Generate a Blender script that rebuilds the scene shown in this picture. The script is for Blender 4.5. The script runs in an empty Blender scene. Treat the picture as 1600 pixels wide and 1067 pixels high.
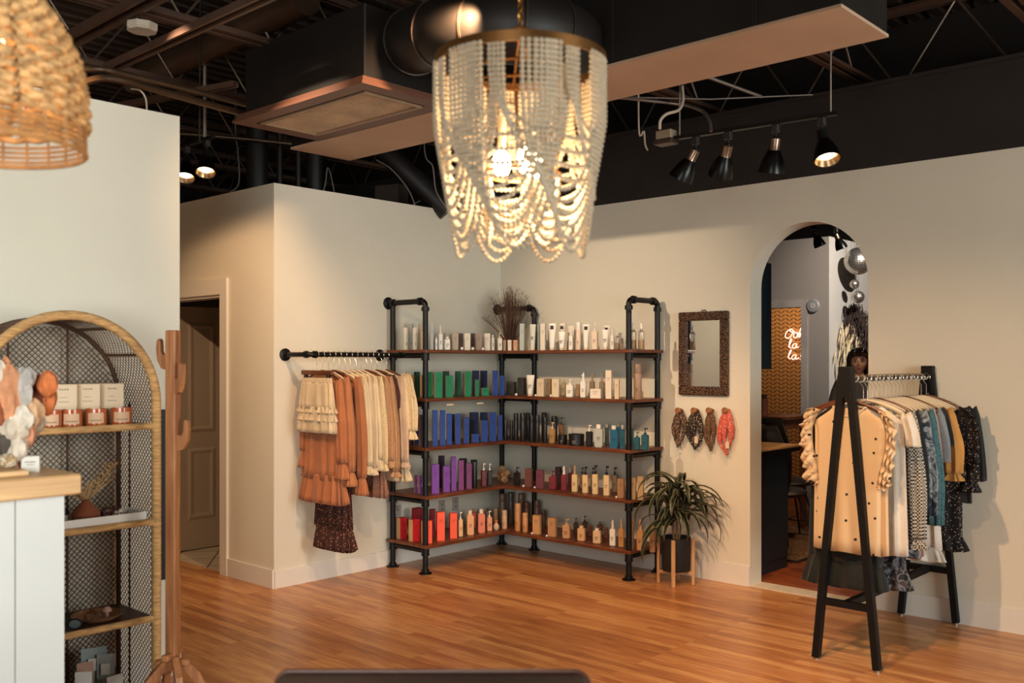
import bpy, math, random
from math import sin, cos, pi, radians, sqrt, exp
from mathutils import Vector, Matrix, Euler

# ------------------------------------------------------------------ camera
S = bpy.context.scene
FPX, HY, PHI = 1494.0, 564.6, radians(42.58)
CX, CY, CZ = 5.791, -6.152, 1.6
cam_d = bpy.data.cameras.new('camera'); cam = bpy.data.objects.new('camera', cam_d)
S.collection.objects.link(cam); S.camera = cam
cam.location = (CX, CY, CZ); cam.rotation_euler = (pi/2, 0, PHI)
cam_d.sensor_width = 36.0; cam_d.lens = FPX/1600*36.0; cam_d.shift_y = (HY-533.5)/1600
cam_d.clip_start = 0.05; cam_d.clip_end = 100
cam_d.dof.use_dof = True; cam_d.dof.focus_distance = 7.0; cam_d.dof.aperture_fstop = 2.6
S.view_settings.view_transform = 'Standard'; S.view_settings.look = 'None'
S.view_settings.gamma = 1.0; S.view_settings.use_curve_mapping = False
S.view_settings.exposure = 0.03

# ------------------------------------------------------------------ world and large lights
wd = bpy.data.worlds.new('world'); S.world = wd; wd.use_nodes = True
wd.node_tree.nodes['Background'].inputs[0].default_value = (1.0, 0.9, 0.8, 1)
wd.node_tree.nodes['Background'].inputs[1].default_value = 0.06

def area(name, loc, target, sx, sy, energy, col):
    l = bpy.data.lights.new(name, 'AREA'); l.shape = 'RECTANGLE'; l.size = sx; l.size_y = sy
    l.energy = energy; l.color = col
    o = bpy.data.objects.new(name, l); S.collection.objects.link(o); o.location = loc
    o.rotation_euler = (Vector(target)-Vector(loc)).to_track_quat('-Z', 'Y').to_euler()
    return o
def spot(name, loc, target, energy, deg, blend=0.6, col=(1.0, 0.70, 0.43), rad=0.03):
    l = bpy.data.lights.new(name, 'SPOT'); l.energy = energy; l.spot_size = radians(deg); l.spot_blend = blend
    l.color = col; l.shadow_soft_size = rad
    o = bpy.data.objects.new(name, l); S.collection.objects.link(o); o.location = loc
    o.rotation_euler = (Vector(target)-Vector(loc)).to_track_quat('-Z', 'Y').to_euler()
    return o
# shop windows behind the viewer (daylight) 
area('window_daylight', (5.6, -10.2, 1.9), (2.6, -2.0, 1.3), 4.5, 2.4, 30, (1.0, 0.93, 0.84))
area('window_daylight_side', (6.0, -8.4, 1.9), (1.0, -5.6, 1.45), 2.4, 2.2, 92, (0.95, 1.0, 0.98)).data.spread = radians(95)
area('window_daylight_right', (9.3, -2.6, 1.9), (2.0, -1.6, 1.5), 2.6, 2.2, 240, (0.96, 1.0, 0.96))
# ceiling spots out of the frame: track lamps and added fills
WARM = (1.0, 0.62, 0.34)
spot('track_and_fill_spot', (1.15, -4.3, 3.35), (1.35, 0.0, 1.8), 440, 38, 1.0, (1.0, .76, .54), .012)
spot('track_and_fill_spot', (2.5, -2.6, 3.3), (0.75, -0.5, 0.65), 300, 76, 0.7, WARM)
spot('track_and_fill_spot', (2.3, -4.6, 3.35), (0.5, -0.6, 0.5), 110, 56, 0.8, WARM)  # unseen front fill added to light the shelving
spot('track_and_fill_spot', (3.6, -4.9, 3.35), (3.6, -0.8, 0.5), 420, 50, 0.8, WARM)
spot('track_and_fill_spot', (2.6, -3.0, 3.3), (0.0, -1.5, 1.6), 170, 84, 0.8, WARM)
spot('track_and_fill_spot', (0.5, -4.2, 3.35), (-0.5, -2.33, 1.5), 170, 60, 0.8, WARM)
spot('track_and_fill_spot', (4.2, -3.6, 3.35), (2.4, -1.6, 0.0), 300, 75, 0.9, WARM)
spot('track_and_fill_spot', (3.2, 2.2, 3.4), (1.5, 4.6, 1.9), 420, 70, 0.8, (1, .92, .84))
spot('track_and_fill_spot', (0.4, 4.4, 2.7), (0.3, 5.4, 1.4), 55, 120, 0.9, (1, .72, .45))
spot('track_and_fill_spot', (3.3, 0.6, 3.0), (2.3, 2.3, 1.5), 50, 45, 0.8, (1, .85, .7))  # unseen fill added to brighten the person's face
spot('track_and_fill_spot', (2.9, 1.6, 2.9), (2.5, 1.3, 0.0), 60, 90, 0.9, WARM)

# ------------------------------------------------------------------ mapping a point of the photograph onto a real plane
FW = (-sin(PHI), cos(PHI)); RT = (cos(PHI), sin(PHI))
def ray(px):
    t = (px-800)/FPX
    return FW[0]+t*RT[0], FW[1]+t*RT[1]
def onx(px, x):                      # y of the plane x = const at column px
    r = ray(px); return CY + (x-CX)/r[0]*r[1]
def ony(px, y):
    r = ray(px); return CX + (y-CY)/r[1]*r[0]
def dep(x, y): return (x-CX)*FW[0]+(y-CY)*FW[1]
def zat(py, x, y): return CZ + (HY-py)/FPX*dep(x, y)
def W(px, py, z=None, d=None, x=None, y=None):
    r = ray(px)
    if z is not None: d = FPX*(z-CZ)/(HY-py)
    if x is not None: d = (x-CX)/r[0]
    if y is not None: d = (y-CY)/r[1]
    return Vector((CX+r[0]*d, CY+r[1]*d, CZ+(HY-py)/FPX*d))

# ------------------------------------------------------------------ mesh helpers
def frames(pts):
    pts = [Vector(p) for p in pts]; n = len(pts); T = []
    for i in range(n):
        a = pts[max(i-1, 0)]; b = pts[min(i+1, n-1)]; t = (b-a)
        T.append(t.normalized() if t.length > 1e-9 else Vector((0, 0, 1)))
    u = T[0].orthogonal().normalized(); out = []
    for i in range(n):
        u = (u - T[i]*u.dot(T[i]))
        u = u.normalized() if u.length > 1e-6 else T[i].orthogonal().normalized()
        out.append((pts[i], u, T[i].cross(u)))
    return out
class G:
    def __init__(s): s.v = []; s.f = []; s.m = []; s.cur = 0
    def mi(s, i): s.cur = i; return s
    def add(s, vs, fs, M=None):
        b = len(s.v)
        s.v += [tuple(M @ Vector(p)) if M else tuple(p) for p in vs]
        for f in fs: s.f.append(tuple(b+i for i in f)); s.m.append(s.cur)
        return s
    def box(s, a, b, M=None, bev=0.0):
        x0, y0, z0 = a; x1, y1, z1 = b
        if bev > 0:      # chamfered vertical and horizontal edges
            e = bev; vs = []; fs = []
            ring = lambda i, z: [(x0+i+e, y0+i, z), (x1-i-e, y0+i, z), (x1-i, y0+i+e, z), (x1-i, y1-i-e, z),
                                 (x1-i-e, y1-i, z), (x0+i+e, y1-i, z), (x0+i, y1-i-e, z), (x0+i, y0+i+e, z)]
            for i, z in ((e, z0), (0, z0+e), (0, z1-e), (e, z1)): vs += ring(i, z)
            for k in range(3):
                for j in range(8): fs.append((k*8+j, k*8+(j+1) % 8, k*8+8+(j+1) % 8, k*8+8+j))
            fs.append(tuple(range(7, -1, -1))); fs.append(tuple(range(24, 32)))
            return s.add(vs, fs, M)
        vs = [(x0, y0, z0), (x1, y0, z0), (x1, y1, z0), (x0, y1, z0), (x0, y0, z1), (x1, y0, z1), (x1, y1, z1), (x0, y1, z1)]
        return s.add(vs, [(3, 2, 1, 0), (4, 5, 6, 7), (0, 1, 5, 4), (1, 2, 6, 5), (2, 3, 7, 6), (3, 0, 4, 7)], M)
    def bar(s, p0, p1, w, h):        # rectangular bar between two points, w horizontal, h the other way
        p0 = Vector(p0); p1 = Vector(p1); t = (p1-p0).normalized()
        side = t.cross(Vector((0, 0, 1)))
        side = side.normalized() if side.length > 1e-4 else Vector((1, 0, 0))
        up = side.cross(t)
        vs = []
        for p in (p0, p1):
            for a, b in ((-1, -1), (1, -1), (1, 1), (-1, 1)): vs.append(p+side*w/2*a+up*h/2*b)
        return s.add(vs, [(3, 2, 1, 0), (4, 5, 6, 7), (0, 1, 5, 4), (1, 2, 6, 5), (2, 3, 7, 6), (3, 0, 4, 7)])
    def tube(s, pts, r, n=8, closed=False, caps=True):
        fr = frames(pts); m = len(fr)
        rr = r if isinstance(r, (list, tuple)) else [r]*m
        vs = []; fs = []
        for (p, u, w), q in zip(fr, rr):
            for k in range(n):
                a = 2*pi*k/n; vs.append(p+u*cos(a)*q+w*sin(a)*q)
        for i in range(m if closed else m-1):
            j = (i+1) % m
            for k in range(n): fs.append((i*n+k, i*n+(k+1) % n, j*n+(k+1) % n, j*n+k))
        if caps and not closed: fs.append(tuple(range(n-1, -1, -1))); fs.append(tuple(range((m-1)*n, m*n)))
        return s.add(vs, fs)
    def lathe(s, prof, c=(0, 0, 0), n=20, M=None, caps=True):
        vs = []; fs = []; m = len(prof)
        for r, z in prof:
            for k in range(n):
                a = 2*pi*k/n; vs.append((c[0]+r*cos(a), c[1]+r*sin(a), c[2]+z))
        for i in range(m-1):
            for k in range(n): fs.append((i*n+k, i*n+(k+1) % n, (i+1)*n+(k+1) % n, (i+1)*n+k))
        if caps: fs.append(tuple(range(n-1, -1, -1))); fs.append(tuple(range((m-1)*n, m*n)))
        return s.add(vs, fs, M)
    def ball(s, c, r, n=10, m=6, M=None, sc=(1, 1, 1)):
        vs = [(c[0], c[1], c[2]-r*sc[2])]; fs = []
        for i in range(1, m):
            t = pi*i/m
            for k in range(n):
                a = 2*pi*k/n; vs.append((c[0]+r*sc[0]*sin(t)*cos(a), c[1]+r*sc[1]*sin(t)*sin(a), c[2]-r*sc[2]*cos(t)))
        vs.append((c[0], c[1], c[2]+r*sc[2])); L = len(vs)-1
        for k in range(n):
            fs.append((0, 1+(k+1) % n, 1+k)); fs.append((L, 1+(m-2)*n+k, 1+(m-2)*n+(k+1) % n))
            for i in range(m-2):
                a = 1+i*n+k; b = 1+i*n+(k+1) % n; fs.append((a, b, b+n, a+n))
        return s.add(vs, fs, M)
    def prism(s, outline, ax, d0, d1):   # outline of 2D points; ax = the axis it is pushed along
        n = len(outline); vs = []
        for d in (d0, d1):
            for a, b in outline: vs.append({'x': (d, a, b), 'y': (a, d, b), 'z': (a, b, d)}[ax])
        fs = [tuple(range(n-1, -1, -1)), tuple(range(n, 2*n))]
        for k in range(n): fs.append((k, (k+1) % n, n+(k+1) % n, n+k))
        return s.add(vs, fs)
    def grid(s, rows, closed=False, cap=False):
        n = len(rows[0]); vs = [p for r in rows for p in r]; fs = []
        for i in range(len(rows)-1):
            for k in range(n if closed else n-1): fs.append((i*n+k, i*n+(k+1) % n, (i+1)*n+(k+1) % n, (i+1)*n+k))
        if cap: fs.append(tuple(range(n-1, -1, -1))); fs.append(tuple(range((len(rows)-1)*n, len(rows)*n)))
        return s.add(vs, fs)
    def mesh(s, name, mats, smooth=False):
        me = bpy.data.meshes.new(name); me.from_pydata(s.v, [], s.f); me.update()
        for m in (mats if isinstance(mats, (list, tuple)) else [mats]): me.materials.append(m)
        me.polygons.foreach_set('material_index', s.m)
        if smooth:
            me.polygons.foreach_set('use_smooth', [True]*len(me.polygons))
            try: me.set_sharp_from_angle(angle=radians(38))
            except Exception: pass
        return me
    def build(s, name, mats, parent=None, smooth=False, solid=0.0):
        o = bpy.data.objects.new(name, s.mesh(name, mats, smooth)); S.collection.objects.link(o)
        if parent: o.parent = parent
        if solid:
            md = o.modifiers.new('solid', 'SOLIDIFY'); md.thickness = solid; md.offset = 0
        return o
def tag(o, label, cat, group=None):
    o['label'] = label; o['category'] = cat
    if group: o['group'] = group
    return o
def thing(name, label, cat, loc=(0, 0, 0), rz=0.0, group=None):
    o = bpy.data.objects.new(name, None); S.collection.objects.link(o)
    o.empty_display_size = 0.05; o.location = loc; o.rotation_euler = (0, 0, rz)
    return tag(o, label, cat, group)
def structure(name, g, m, smooth=False, parent=None):
    o = g.build(name, m, parent, smooth)
    if not parent: o['kind'] = 'structure'
    return o
def copy_tree(src, loc, rz, label, group=None):
    c = src.copy(); S.collection.objects.link(c); c.location = loc; c.rotation_euler = (0, 0, rz)
    c['label'] = label
    if group: c['group'] = group
    for ch in list(src.children):
        d = ch.copy(); S.collection.objects.link(d); d.parent = c
        for g2 in list(ch.children):
            e = g2.copy(); S.collection.objects.link(e); e.parent = d
    return c
def arc(c, r, a0, a1, n, plane='xz', k=0.0):
    out = []
    for i in range(n+1):
        a = radians(a0+(a1-a0)*i/n); p, q = r*cos(a), r*sin(a)
        out.append({'xz': (c[0]+p, c[1], c[2]+q), 'yz': (c[0], c[1]+p, c[2]+q), 'xy': (c[0]+p, c[1]+q, c[2])}[plane])
    return out
def smooth_path(pts, k=6):
    P = [Vector(p) for p in pts]; out = []
    for i in range(len(P)-1):
        a = P[max(i-1, 0)]; b = P[i]; c = P[i+1]; d = P[min(i+2, len(P)-1)]
        for j in range(k):
            t = j/k
            out.append(0.5*((2*b)+(c-a)*t+(2*a-5*b+4*c-d)*t*t+(3*b-a-3*c+d)*t**3))
    out.append(P[-1]); return out

# ------------------------------------------------------------------ materials
def srgb(h):
    if isinstance(h, str):
        h = h.lstrip('#'); c = [int(h[i:i+2], 16)/255 for i in (0, 2, 4)]
        return tuple(x/12.92 if x <= .04045 else ((x+.055)/1.055)**2.4 for x in c)
    return h
MC = {}
def newmat(name):
    m = bpy.data.materials.new(name); m.use_nodes = True
    nt = m.node_tree; b = nt.nodes['Principled BSDF']
    return m, nt, b
def mat(name, col, rough=0.5, metal=0.0, var=0.12, scale=6.0, bump=0.0, bscale=60.0, stretch=(1, 1, 1), spec=0.5, trans=0.0, emis=None, estr=0.0, sheen=0.0):
    if name in MC: return MC[name]
    m, nt, b = newmat(name); col = srgb(col); N = nt.nodes; L = nt.links
    tc = N.new('ShaderNodeTexCoord'); mp = N.new('ShaderNodeMapping'); mp.inputs['Scale'].default_value = stretch
    L.new(tc.outputs['Object'], mp.inputs[0])
    nz = N.new('ShaderNodeTexNoise'); nz.inputs['Scale'].default_value = scale; nz.inputs['Detail'].default_value = 4
    L.new(mp.outputs[0], nz.inputs['Vector'])
    rp = N.new('ShaderNodeValToRGB'); rp.color_ramp.elements[0].position = .3; rp.color_ramp.elements[1].position = .7
    rp.color_ramp.elements[0].color = tuple(c*(1-var) for c in col)+(1,)
    rp.color_ramp.elements[1].color = tuple(min(1, c*(1+var)) for c in col)+(1,)
    L.new(nz.outputs[0], rp.inputs[0]); L.new(rp.outputs[0], b.inputs['Base Color'])
    b.inputs['Roughness'].default_value = rough; b.inputs['Metallic'].default_value = metal
    b.inputs['Specular IOR Level'].default_value = spec
    if trans: b.inputs['Transmission Weight'].default_value = trans
    if sheen: b.inputs['Sheen Weight'].default_value = sheen
    if emis: b.inputs['Emission Color'].default_value = srgb(emis)+(1,); b.inputs['Emission Strength'].default_value = estr
    if bump:
        n2 = N.new('ShaderNodeTexNoise'); n2.inputs['Scale'].default_value = bscale; n2.inputs['Detail'].default_value = 5
        L.new(mp.outputs[0], n2.inputs['Vector'])
        bp = N.new('ShaderNodeBump'); bp.inputs['Strength'].default_value = bump; bp.inputs['Distance'].default_value = 0.01
        L.new(n2.outputs[0], bp.inputs['Height']); L.new(bp.outputs[0], b.inputs['Normal'])
    MC[name] = m; return m
def wood(name, c1, c2, rough=0.45, along='x', scale=5.0):
    if name in MC: return MC[name]
    m, nt, b = newmat(name); N = nt.nodes; L = nt.links
    tc = N.new('ShaderNodeTexCoord'); mp = N.new('ShaderNodeMapping')
    mp.inputs['Scale'].default_value = {'x': (1, 12, 12), 'y': (12, 1, 12), 'z': (12, 12, 1)}[along]
    L.new(tc.outputs['Object'], mp.inputs[0])
    nz = N.new('ShaderNodeTexNoise'); nz.inputs['Scale'].default_value = scale; nz.inputs['Detail'].default_value = 6; nz.inputs['Distortion'].default_value = .6
    L.new(mp.outputs[0], nz.inputs['Vector'])
    rp = N.new('ShaderNodeValToRGB'); rp.color_ramp.elements[0].position = .32; rp.color_ramp.elements[1].position = .68
    rp.color_ramp.elements[0].color = srgb(c1)+(1,); rp.color_ramp.elements[1].color = srgb(c2)+(1,)
    L.new(nz.outputs[0], rp.inputs[0]); L.new(rp.outputs[0], b.inputs['Base Color'])
    b.inputs['Roughness'].default_value = rough
    bp = N.new('ShaderNodeBump'); bp.inputs['Strength'].default_value = .15; bp.inputs['Distance'].default_value = .004
    L.new(nz.outputs[0], bp.inputs['Height']); L.new(bp.outputs[0], b.inputs['Normal'])
    MC[name] = m; return m
def spotted(name, base, dot, scale=26, size=0.25, rand=1.0, rough=0.85, plane='xz', soft=0.02):
    if name in MC: return MC[name]
    m, nt, b = newmat(name); N = nt.nodes; L = nt.links
    tc = N.new('ShaderNodeTexCoord'); vo = N.new('ShaderNodeTexVoronoi'); vo.inputs['Scale'].default_value = scale
    vo.inputs['Randomness'].default_value = rand
    if plane == 'xz':
        vo.voronoi_dimensions = '2D'; mp = N.new('ShaderNodeMapping'); mp.inputs['Rotation'].default_value = (radians(90), 0, 0)
        L.new(tc.outputs['Object'], mp.inputs[0]); L.new(mp.outputs[0], vo.inputs['Vector'])
    else: L.new(tc.outputs['Object'], vo.inputs['Vector'])
    rp = N.new('ShaderNodeValToRGB'); rp.color_ramp.elements[0].position = size; rp.color_ramp.elements[1].position = size+soft
    rp.color_ramp.elements[0].color = srgb(dot)+(1,); rp.color_ramp.elements[1].color = srgb(base)+(1,)
    L.new(vo.outputs['Distance'], rp.inputs[0]); L.new(rp.outputs[0], b.inputs['Base Color'])
    b.inputs['Roughness'].default_value = rough
    MC[name] = m; return m
def blotched(name, cols, scale=7, rough=0.85, dist=1.5):
    if name in MC: return MC[name]
    m, nt, b = newmat(name); N = nt.nodes; L = nt.links
    tc = N.new('ShaderNodeTexCoord'); nz = N.new('ShaderNodeTexNoise'); nz.inputs['Scale'].default_value = scale
    nz.inputs['Detail'].default_value = 3; nz.inputs['Distortion'].default_value = dist
    L.new(tc.outputs['Object'], nz.inputs['Vector']); rp = N.new('ShaderNodeValToRGB'); n = len(cols)
    while len(rp.color_ramp.elements) < n: rp.color_ramp.elements.new(0.5)
    for i, c in enumerate(cols):
        rp.color_ramp.elements[i].position = .32+.36*i/(n-1); rp.color_ramp.elements[i].color = srgb(c)+(1,)
    L.new(nz.outputs[0], rp.inputs[0]); L.new(rp.outputs[0], b.inputs['Base Color']); b.inputs['Roughness'].default_value = rough
    MC[name] = m; return m
def checked(name, c1, c2, scale=60, rough=0.85):
    if name in MC: return MC[name]
    m, nt, b = newmat(name); N = nt.nodes; L = nt.links
    tc = N.new('ShaderNodeTexCoord'); ck = N.new('ShaderNodeTexChecker'); ck.inputs['Scale'].default_value = scale
    ck.inputs['Color1'].default_value = srgb(c1)+(1,); ck.inputs['Color2'].default_value = srgb(c2)+(1,)
    mp = N.new('ShaderNodeMapping'); mp.inputs['Location'].default_value = (.003, .003, .003)
    L.new(tc.outputs['Object'], mp.inputs[0]); L.new(mp.outputs[0], ck.inputs['Vector']); L.new(ck.outputs[0], b.inputs['Base Color'])
    b.inputs['Roughness'].default_value = rough; MC[name] = m; return m
def cloth(name, col, var=.1): return mat(name, col, .9, 0, var, 9, .25, 220, sheen=.15)

def floor_mat(name, cols, plank=(1.3, 0.075), rough=.3):
    m, nt, b = newmat(name); N = nt.nodes; L = nt.links
    tc = N.new('ShaderNodeTexCoord'); br = N.new('ShaderNodeTexBrick')
    br.inputs['Scale'].default_value = 1.0; br.inputs['Brick Width'].default_value = plank[0]; br.inputs['Row Height'].default_value = plank[1]
    br.inputs['Mortar Size'].default_value = .0006; br.inputs['Mortar Smooth'].default_value = .3; br.offset = .37; br.offset_frequency = 3
    br.inputs['Color1'].default_value = (0, 0, 0, 1); br.inputs['Color2'].default_value = (1, 1, 1, 1); br.inputs['Mortar'].default_value = (0.0, 0.0, 0.0, 1)
    L.new(tc.outputs['Object'], br.inputs['Vector'])
    mp = N.new('ShaderNodeMapping'); mp.inputs['Scale'].default_value = (1.2, 14, 1); L.new(tc.outputs['Object'], mp.inputs[0])
    nz = N.new('ShaderNodeTexNoise'); nz.inputs['Scale'].default_value = 3.2; nz.inputs['Detail'].default_value = 7; nz.inputs['Distortion'].default_value = .5
    L.new(mp.outputs[0], nz.inputs['Vector'])
    n2 = N.new('ShaderNodeTexNoise'); n2.inputs['Scale'].default_value = 1.6; n2.inputs['Detail'].default_value = 3; L.new(tc.outputs['Object'], n2.inputs['Vector'])
    a = N.new('ShaderNodeMath'); a.operation = 'MULTIPLY_ADD'; a.inputs[1].default_value = .30; L.new(br.outputs['Color'], a.inputs[0])
    c = N.new('ShaderNodeMath'); c.operation = 'MULTIPLY_ADD'; c.inputs[1].default_value = .75; c.inputs[2].default_value = -.02; L.new(nz.outputs[0], c.inputs[0]); L.new(c.outputs[0], a.inputs[2])
    d = N.new('ShaderNodeMath'); d.operation = 'MULTIPLY_ADD'; d.inputs[1].default_value = .15; L.new(n2.outputs[0], d.inputs[0]); L.new(a.outputs[0], d.inputs[2])
    rp = N.new('ShaderNodeValToRGB')
    while len(rp.color_ramp.elements) < 3: rp.color_ramp.elements.new(.5)
    for i, (p, q) in enumerate(zip((.28, .55, .8), cols)): rp.color_ramp.elements[i].position = p; rp.color_ramp.elements[i].color = srgb(q)+(1,)
    L.new(d.outputs[0], rp.inputs[0]); L.new(rp.outputs[0], b.inputs['Base Color'])
    b.inputs['Roughness'].default_value = rough; b.inputs['Specular IOR Level'].default_value = .45
    bp = N.new('ShaderNodeBump'); bp.inputs['Strength'].default_value = .06; bp.inputs['Distance'].default_value = .003
    L.new(d.outputs[0], bp.inputs['Height']); L.new(bp.outputs[0], b.inputs['Normal'])
    return m

WALLP = mat('white_wall_paint', '#d8d1bf', .75, 0, .02, 2, .14, 70)
TRIM = mat('white_trim_paint', '#dcd6cc', .45, 0, .02, 3)
SHADED_GREY = mat('shaded_grey_paint', '#8c8278', .8, 0, .03, 2, .2, 50)  # salon wall front: its shade is put into this darker grey
BLACKP = mat('black_ceiling_paint', '#221c19', .6, 0, .25, 3, .2, 12)
DARKM = mat('dark_painted_metal', '#1c1714', .52, .15, .25, 4, .1, 8)
BROWNM = mat('dark_brown_metal', '#543d30', .45, .2, .2, 4)
PIPE = mat('black_iron_pipe', '#0e0d0d', .42, .4, .3, 20)
BLKM = mat('matte_black_metal', '#0c0c0c', .5, .2, .2, 20)
STEEL = mat('steel', '#a8a39c', .3, .9, .1, 20)
DUCT_LIT = mat('duct_reflected_light', '#b99c83', .6, .0, .08, 3, .25, 3)  # tan stands for light reflected on the duct underside
BRASS = mat('brass', '#b07b3a', .3, .9, .1, 20)
OAKF = floor_mat('oak_laminate', ('#8a5230', '#b47746', '#d09a62'), (.95, .058))
TILE = None
# ================================================================== SETTING
H = 2.858
AY = -2.328
g = G().box((-6, -12, -.05), (9.5, .0, 0)); structure('floor', g, OAKF)
FL2 = floor_mat('dark_oak_boards', ('#5e2a18', '#8a4426', '#a85f38'), (1.2, .09), .3)
g = G().box((-6, .165, -.05), (9.5, 7, 0)); structure('floor_back_room', g, FL2)
# wall behind the shelving (with the arch)
def arch_wall(x0, x1, xa, xb, zs, ztop, y0, y1):
    g = G(); r = (xb-xa)/2; cx = (xa+xb)/2; n = 28
    arcp = [(cx-r*cos(pi*i/n), zs+r*sin(pi*i/n)) for i in range(n+1)]
    for y, fl in ((y0, 0), (y1, 1)):
        vs = [(x0, y, 0), (xa, y, 0), (xa, y, zs), (x0, y, ztop)] ; fs = [(0, 1, 2, 3)]
        g.add(vs, fs if not fl else [f[::-1] for f in fs])
        vs = [(xb, y, 0), (x1, y, 0), (x1, y, ztop), (xb, y, zs)]
        g.add(vs, [(0, 1, 2, 3)] if not fl else [(3, 2, 1, 0)])
        top = [(x0, ztop)] + [(x0+(x1-x0)*i/n, ztop) for i in range(1, n)] + [(x1, ztop)]
        vs = [(a, y, b) for a, b in arcp]+[(a, y, b) for a, b in top]
        fs = [(i, i+1, n+2+i, n+1+i) for i in range(n)]
        g.add(vs, fs if not fl else [f[::-1] for f in fs])
    rv = [(xa, 0)]+arcp+[(xb, 0)]
    g.add([(a, y0, b) for a, b in rv]+[(a, y1, b) for a, b in rv], [(i, len(rv)+i, len(rv)+i+1, i+1) for i in range(len(rv)-1)])
    g.add([(x0, y0, ztop), (x1, y0, ztop), (x1, y1, ztop), (x0, y1, ztop)], [(0, 1, 2, 3)])
    return g
AX0, AX1 = 2.437, 3.288
structure('wall_back', arch_wall(-.12, 9.5, AX0, AX1, 2.55-(AX1-AX0)/2, H, 0, .165), WALLP)
structure('threshold', G().box((AX0, -.0, -.05), (AX1, .165, .006)), mat('pale_threshold_stone', '#cfc3b0', .5, 0, .1, 14))
structure('wall_left', G().box((-.12, AY, 0), (0, 0, H)), WALLP)
# door wall, opening and casing
DX0, DX1, DZ = -1.62, -.69, 2.105
g = G().box((DX1, AY, 0), (-.12, AY+.12, H)).box((-6, AY, 0), (DX0, AY+.12, H)).box((DX0, AY, DZ), (DX1, AY+.12, H))
structure('wall_doorway', g, WALLP)
t = bpy.data.objects.new('door_1', None); S.collection.objects.link(t); t['kind'] = 'structure'; t.location = (DX0-.0, AY, 0)
TL = Matrix.Translation((-DX0, -AY, 0))
G().box((DX1, AY-.02, 0), (DX1+.095, AY, DZ), TL).box((DX0-.095, AY-.02, 0), (DX0, AY, DZ+.02), TL).box((DX0-.095, AY-.02, DZ), (DX1+.095, AY, DZ+.12), TL)\
   .box((DX1-.02, AY-.0, 0), (DX1, AY+.12, DZ), TL).box((DX0, AY, DZ-.02), (DX1-.02, AY+.12, DZ), TL).build('door_casing', TRIM, t)
DOORW = mat('door_paint', '#b5a899', .5, 0, .03, 3)
# slab, swung open into the far room
sx = -1.66; y0 = AY+.14; y1 = y0+.80
g = G().box((sx-.04, y0, .012), (sx, y1, 2.06), TL); slab = g.build('door_slab', DOORW, t)
def panel(gg, ya, yb, za, zb, x):
    e = .028; k = .010
    o = [(ya, za), (yb, za), (yb, zb), (ya, zb)]; i1 = [(ya+e, za+e), (yb-e, za+e), (yb-e, zb-e), (ya+e, zb-e)]
    i2 = [(ya+2*e, za+2*e), (yb-2*e, za+2*e), (yb-2*e, zb-2*e), (ya+2*e, zb-2*e)]
    vs = [(x+.001, a, b) for a, b in o]+[(x+k, a, b) for a, b in i1]+[(x+.002, a, b) for a, b in i2]
    fs = [(j, (j+1) % 4, 4+(j+1) % 4, 4+j) for j in range(4)]+[(4+j, 4+(j+1) % 4, 8+(j+1) % 4, 8+j) for j in range(4)]+[(8, 9, 10, 11)]
    gg.add(vs, fs, TL)
g = G()
for ya, yb in ((y0+.11, y0+.37), (y0+.43, y0+.69)):
    for za, zb in ((.26, .87), (1.0, 1.93)): panel(g, ya, yb, za, zb, sx)
g.build('door_panel', DOORW, slab)
g = G()
for z in (.3, 1.05, 1.82): g.box((sx-.002, y0-.012, z), (sx+.012, y0+.004, z+.09), TL)
g.build('hinge', BLKM, slab)
# tiled floor of the room behind the door
m, nt, b = newmat('pale_floor_tile'); br = nt.nodes.new('ShaderNodeTexBrick'); tc = nt.nodes.new('ShaderNodeTexCoord')
br.inputs['Scale'].default_value = 1; br.inputs['Brick Width'].default_value = .3; br.inputs['Row Height'].default_value = .3; br.offset = 0
br.inputs['Mortar Size'].default_value = .006; br.inputs['Color1'].default_value = srgb('#bdb2a0')+(1,); br.inputs['Color2'].default_value = srgb('#c6bba8')+(1,); br.inputs['Mortar'].default_value = srgb('#5a5046')+(1,)
mp = nt.nodes.new('ShaderNodeMapping'); mp.inputs['Rotation'].default_value = (0, 0, radians(38)); nt.links.new(tc.outputs['Object'], mp.inputs[0]); nt.links.new(mp.outputs[0], br.inputs['Vector'])
nt.links.new(br.outputs['Color'], b.inputs['Base Color']); b.inputs['Roughness'].default_value = .4; TILE = m
structure('floor_tile', G().box((-3.4, AY+.03, -.02), (-.12, -.0, .004)), TILE)
# left partition
PX, PY = 1.21, -3.69
structure('wall_partition', G().box((PX-.14, -12, 0), (PX, PY, H)), WALLP)
structure('baseboard_partition', G().box((PX, -12, 0), (PX+.014, PY, .115)), TRIM)
# outer shell (behind the viewer)
structure('wall_front', G().box((-6, -12.1, 0), (9.5, -12, 4.0)), mat('dim_taupe_paint', '#7d7268', .8))
structure('wall_right', G().box((9.5, -12, 0), (9.6, 7, 4.0)), mat('dim_taupe_paint', '#7d7268', .8))
structure('wall_far_left', G().box((-6.1, -12, 0), (-6, 7, 2.8)), WALLP)
structure('wall_far_left_upper', G().box((-6.1, -12, 2.8), (-6, 7, 4.0)), BLACKP)
structure('wall_hall', G().box((-6, -6.8, 0), (PX-.14, -6.7, 2.8)), WALLP)
area('hall_fill_light', (-1.5, -4.6, 2.7), (-1.8, -6.7, 1.4), .6, .6, 40, (1, .85, .68))  # unseen lamp added to light the wall that the mirror reflects
# baseboards
structure('baseboard_left', G().box((0, AY, 0), (.014, -.0, .12)), TRIM)
structure('baseboard_back', G().box((.014, -.014, 0), (AX0, 0, .14)), TRIM)
structure('baseboard_right', G().box((AX1, -.014, 0), (9.5, 0, .14)), TRIM)
structure('baseboard_doorway', G().box((DX1+.095, AY-.014, 0), (.0, AY, .13)), TRIM)
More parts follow.
